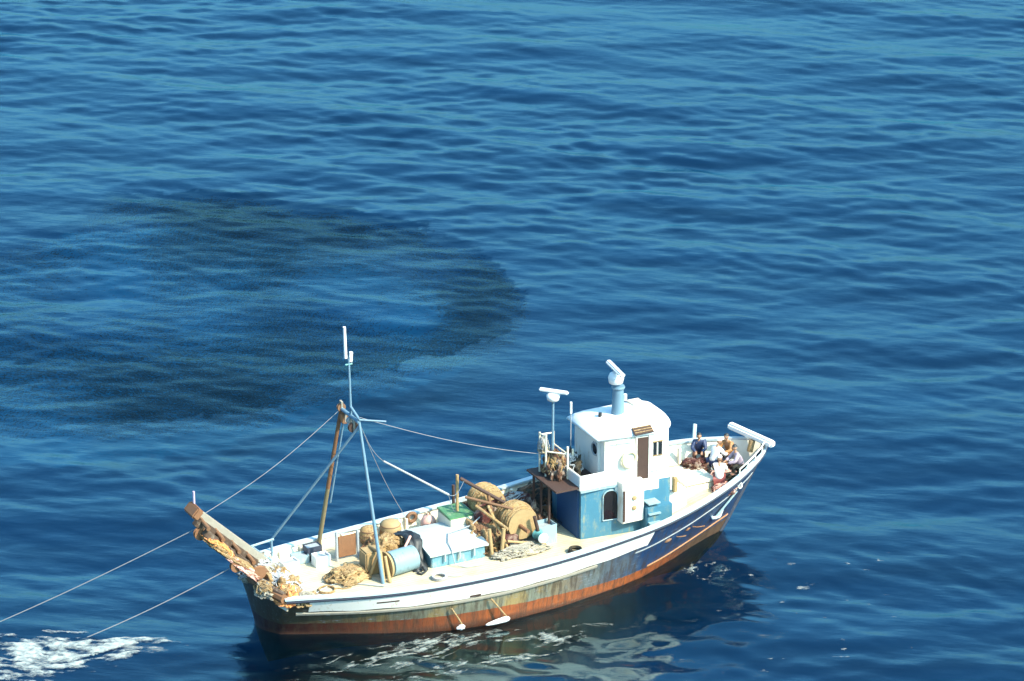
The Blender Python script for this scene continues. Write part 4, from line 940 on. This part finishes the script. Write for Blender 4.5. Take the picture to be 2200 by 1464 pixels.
def fender(u, zt, p_end, L, label):
    a = hpn(-1, u, zt, .12); b = Vector(p_end)
    t = Thing('hull_fender', label, 'fender', base=b, group='fenders dragging along the starboard waterline')
    MB().path([a, a.lerp(b, .5)+Vector((0, -.03, 0)), b], .035, 6).build('lanyard', 'tan', t, smooth=True)
    c_ = b+Vector((-L/2, -.02, 0))
    MB().lathe(b+Vector((.05, 0, .02)), [(0, .03), (.06, .09), (.2, .11), (L*.6, .09), (L*.92, .05), (L, .02)], (-1, -.05, -.04), 14).build('body', 'whiteplastic', t, smooth='all')
fender(7.95, 1.0, (8.25, -3.25, .10), 1.0, 'long white fender on a tan lanyard at the waterline amidships')
fender(6.35, .85, (6.55, -3.0, .04), .35, 'very short white fender aft of the long one at the starboard waterline')

# ------------------------------------------------------------------ shoal of fish below the surface
def fish_school():
    P = np.column_stack([rng.uniform(-26, 3, 480000), rng.uniform(130, 166, 480000)])
    P0 = P+np.column_stack([fbm(P, .5, 3)-.5, fbm(P, .5, 9)-.5])*1.8+rng.normal(0, .14, P.shape)
    ok = inside(P0, poly)
    dens = shoal_density(P)
    P = P[ok & (rng.random(len(P)) < dens*.75)]
    n_ = len(P); a = rng.normal(0.5, .5, n_)+1.2*np.sin(P[:, 0]*.25+P[:, 1]*.2); L = rng.uniform(.12, .22, n_)
    z = -rng.uniform(.40, .85, n_)
    tx = np.array([.5, .18, .18, .18, -.32, -.5, -.5]); ty = np.array([0, .12, -.12, 0, 0, .10, -.10]); tz = np.array([0, 0, 0, .16, .0, .05, -.05])
    ca, sa = np.cos(a), np.sin(a)
    co = np.empty((n_, 7, 3)); co[..., 0] = P[:, :1]+L[:, None]*(tx*ca[:, None]-ty*sa[:, None]); co[..., 1] = P[:, 1:]+1.2+L[:, None]*(tx*sa[:, None]+ty*ca[:, None]); co[..., 2] = z[:, None]+L[:, None]*tz
    tri = np.array([(0, 1, 3), (0, 3, 2), (1, 4, 3), (3, 4, 2), (0, 2, 1), (1, 2, 4), (4, 5, 6)])
    q = (tri[None]+np.arange(n_)[:, None, None]*7).reshape(-1, 3)
    print('fish', n_)
    me = mesh_np('fish_school', co.reshape(-1, 3), q, False); fm = worn('fish_back', (.004, .006, .009), (.014, .014, .010), .25, .25, .9, 0, .4, streak=False); fm.node_tree.nodes['Principled BSDF'].inputs['Specular IOR Level'].default_value = 0
    me.materials.append(fm); o_ = bpy.data.objects.new('fish_school', me); col.objects.link(o_)
    tag(o_, 'dark mottled shoal of fish spread beneath the blue surface beyond the boat', 'fish', kind='stuff')
fish_school()

# ------------------------------------------------------------------ foam: lumpy sheets lying on the waves, torn by noise
def foam_material(name, c0, c1, k):
    m, nt, p = nodes(name); p.inputs['Roughness'].default_value = .8; p.inputs['Specular IOR Level'].default_value = .2
    nt.links.new(mix(nt, noise_tex(nt, 5, 6, .75), c0, c1), p.inputs['Base Color'])
    at = nt.nodes.new('ShaderNodeAttribute'); at.attribute_name = 'cover'
    n_ = noise_tex(nt, 5, 8, .85, (.45, 1, 1)); a_ = math_n(nt, 'ADD', math_n(nt, 'MULTIPLY', at.outputs['Fac'], k), math_n(nt, 'MULTIPLY', math_n(nt, 'SUBTRACT', n_, .55), 3.4))
    a_ = math_n(nt, 'MULTIPLY', a_, math_n(nt, 'MULTIPLY', at.outputs['Fac'], 6.0, clamp=True), clamp=True)
    nt.links.new(a_, p.inputs['Alpha']); return m
fmat = foam_material('sea_foam', (.12, .17, .18), (.60, .62, .57), 1.0)
thin = foam_material('thin_foam', (.08, .11, .11), (.42, .44, .40), 1.3)
def foam(name, label, x0, x1, y0, y1, step, field, hgt=.05, mat=fmat, local=False):
    xs = np.arange(x0, x1, step); ys = np.arange(y0, y1, step); U, V = np.meshgrid(xs, ys, indexing='ij')
    P = np.column_stack([U.ravel(), V.ravel()])
    if local:
        c, s = math.cos(PSI), math.sin(PSI)
        WX = BO.x+P[:, 0]*c-P[:, 1]*s; WY = BO.y+P[:, 0]*s+P[:, 1]*c
    else: WX, WY = P[:, 0], P[:, 1]
    F = field(P); H = water_h(WX, WY)+.012+hgt*np.clip(F, 0, 1)*(.35+1.3*fbm(P, 5, 55, 3))
    keep = (F > 0).reshape(U.shape)
    i = np.arange(U.size).reshape(U.shape)
    m_ = keep[:-1, :-1] & keep[1:, :-1] & keep[1:, 1:] & keep[:-1, 1:]
    q = np.stack([i[:-1, :-1], i[1:, :-1], i[1:, 1:], i[:-1, 1:]], -1)[m_]
    used, inv = np.unique(q, return_inverse=True); co = np.column_stack([WX, WY, H])[used]
    me = mesh_np(name, co, inv.reshape(-1, 4)); me.materials.append(mat)
    at = me.attributes.new('cover', 'FLOAT', 'POINT'); at.data.foreach_set('value', np.clip(F[used], 0, 1).astype(np.float32))
    o_ = bpy.data.objects.new(name, me); col.objects.link(o_); tag(o_, label, 'foam', kind='stuff')
def ell(P, cx_, cy_, rx, ry, a=0):
    c, s = math.cos(a), math.sin(a); dx, dy = P[:, 0]-cx_, P[:, 1]-cy_
    return 1-np.sqrt(((dx*c+dy*s)/rx)**2+((-dx*s+dy*c)/ry)**2)
def churn(P):
    Q = P*np.array([.35, 1.0])+np.column_stack([np.zeros(len(P)), .3*np.sin(P[:, 0]*1.1)])
    n_ = fbm(Q, 3.2, 5, 4); r_ = 1-np.abs(2*fbm(Q, 2.4, 15, 4)-1)*3.0
    e = np.maximum(ell(P, -16.6, 111.9, 3.4, 1.9, .05), np.maximum(ell(P, -14.3, 112.2, 2.6, 1.1, .15), ell(P, -19, 111.5, 2.5, 2.0)))
    return (n_-.50)*2.2+r_*.55+np.minimum(e, .60)*1.7-.58
foam('churned_foam', 'white churned foam where the trawl warp enters the water behind the boat', -21, -10.5, 109.3, 115, .045, churn, .07)
def side_wake(P):
    w_ = .35*np.sin(P[:, 0]*.55+1)+.18*np.sin(P[:, 0]*1.7)
    Q = np.column_stack([P[:, 0]*.22, (P[:, 1]+w_)*1.25])
    r_ = 1-np.abs(2*fbm(Q, 1.5, 31, 4)-1)*6.5
    e = np.maximum(ell(P, 4.6, -4.0, 5.4, 1.3, -.05), np.maximum(ell(P, 9.0, -4.9, 3.2, .7, .12), ell(P, 6.2, -5.9, 4.2, .6, -.05)))
    line = 1-np.abs(P[:, 1]+3.45+.08*np.sin(P[:, 0]*2.3)+.06*(8-P[:, 0]))/.13-np.clip((2.2-P[:, 0])*.5, 0, 3)-np.clip((P[:, 0]-7.6)*3, 0, 3)
    a = r_*.55+(fbm(P, 4, 44, 3)-.5)*1.2+np.minimum(e, .5)*1.0-.50
    return np.maximum(a, line*.6+(fbm(P, 5, 49, 3)-.5)*1.2-.1)
foam('side_foam', 'thin grey streaks of foam sliding along the starboard side of the hull', -1, 13, -7.4, -1.8, .035, side_wake, .03, thin, local=True)
def bow_f(P):
    n_ = 1-np.abs(2*fbm(P, 2.4, 71, 4)-1)*3.2
    a = np.hypot((P[:, 0]-16.75)/.95, (P[:, 1]+3.05)/.85)
    return n_*.55+(fbm(P, 5, 78, 3)-.5)*1.2-np.abs(a-.70)*.9-.12
foam('bow_foam', 'small ring of bow splash under the starboard bow', 15.2, 18.2, -4.5, -1.6, .035, bow_f, .10, fmat, local=True)
def flecks(P):
    c1 = ell(P, 11.0, 118.4, 3.4, 3.4); c2 = ell(P, 7.5, 112.2, 4.6, 1.6)
    return (fbm(P*np.array([.6, 1]), 3.4, 91, 3)-.75)*3+np.minimum(np.maximum(c1, c2), .25)*.45-.05
foam('foam_flecks', 'scattered white flecks of foam on the water off the bow', 3, 14.8, 110.3, 122.5, .05, flecks, .03, fmat)
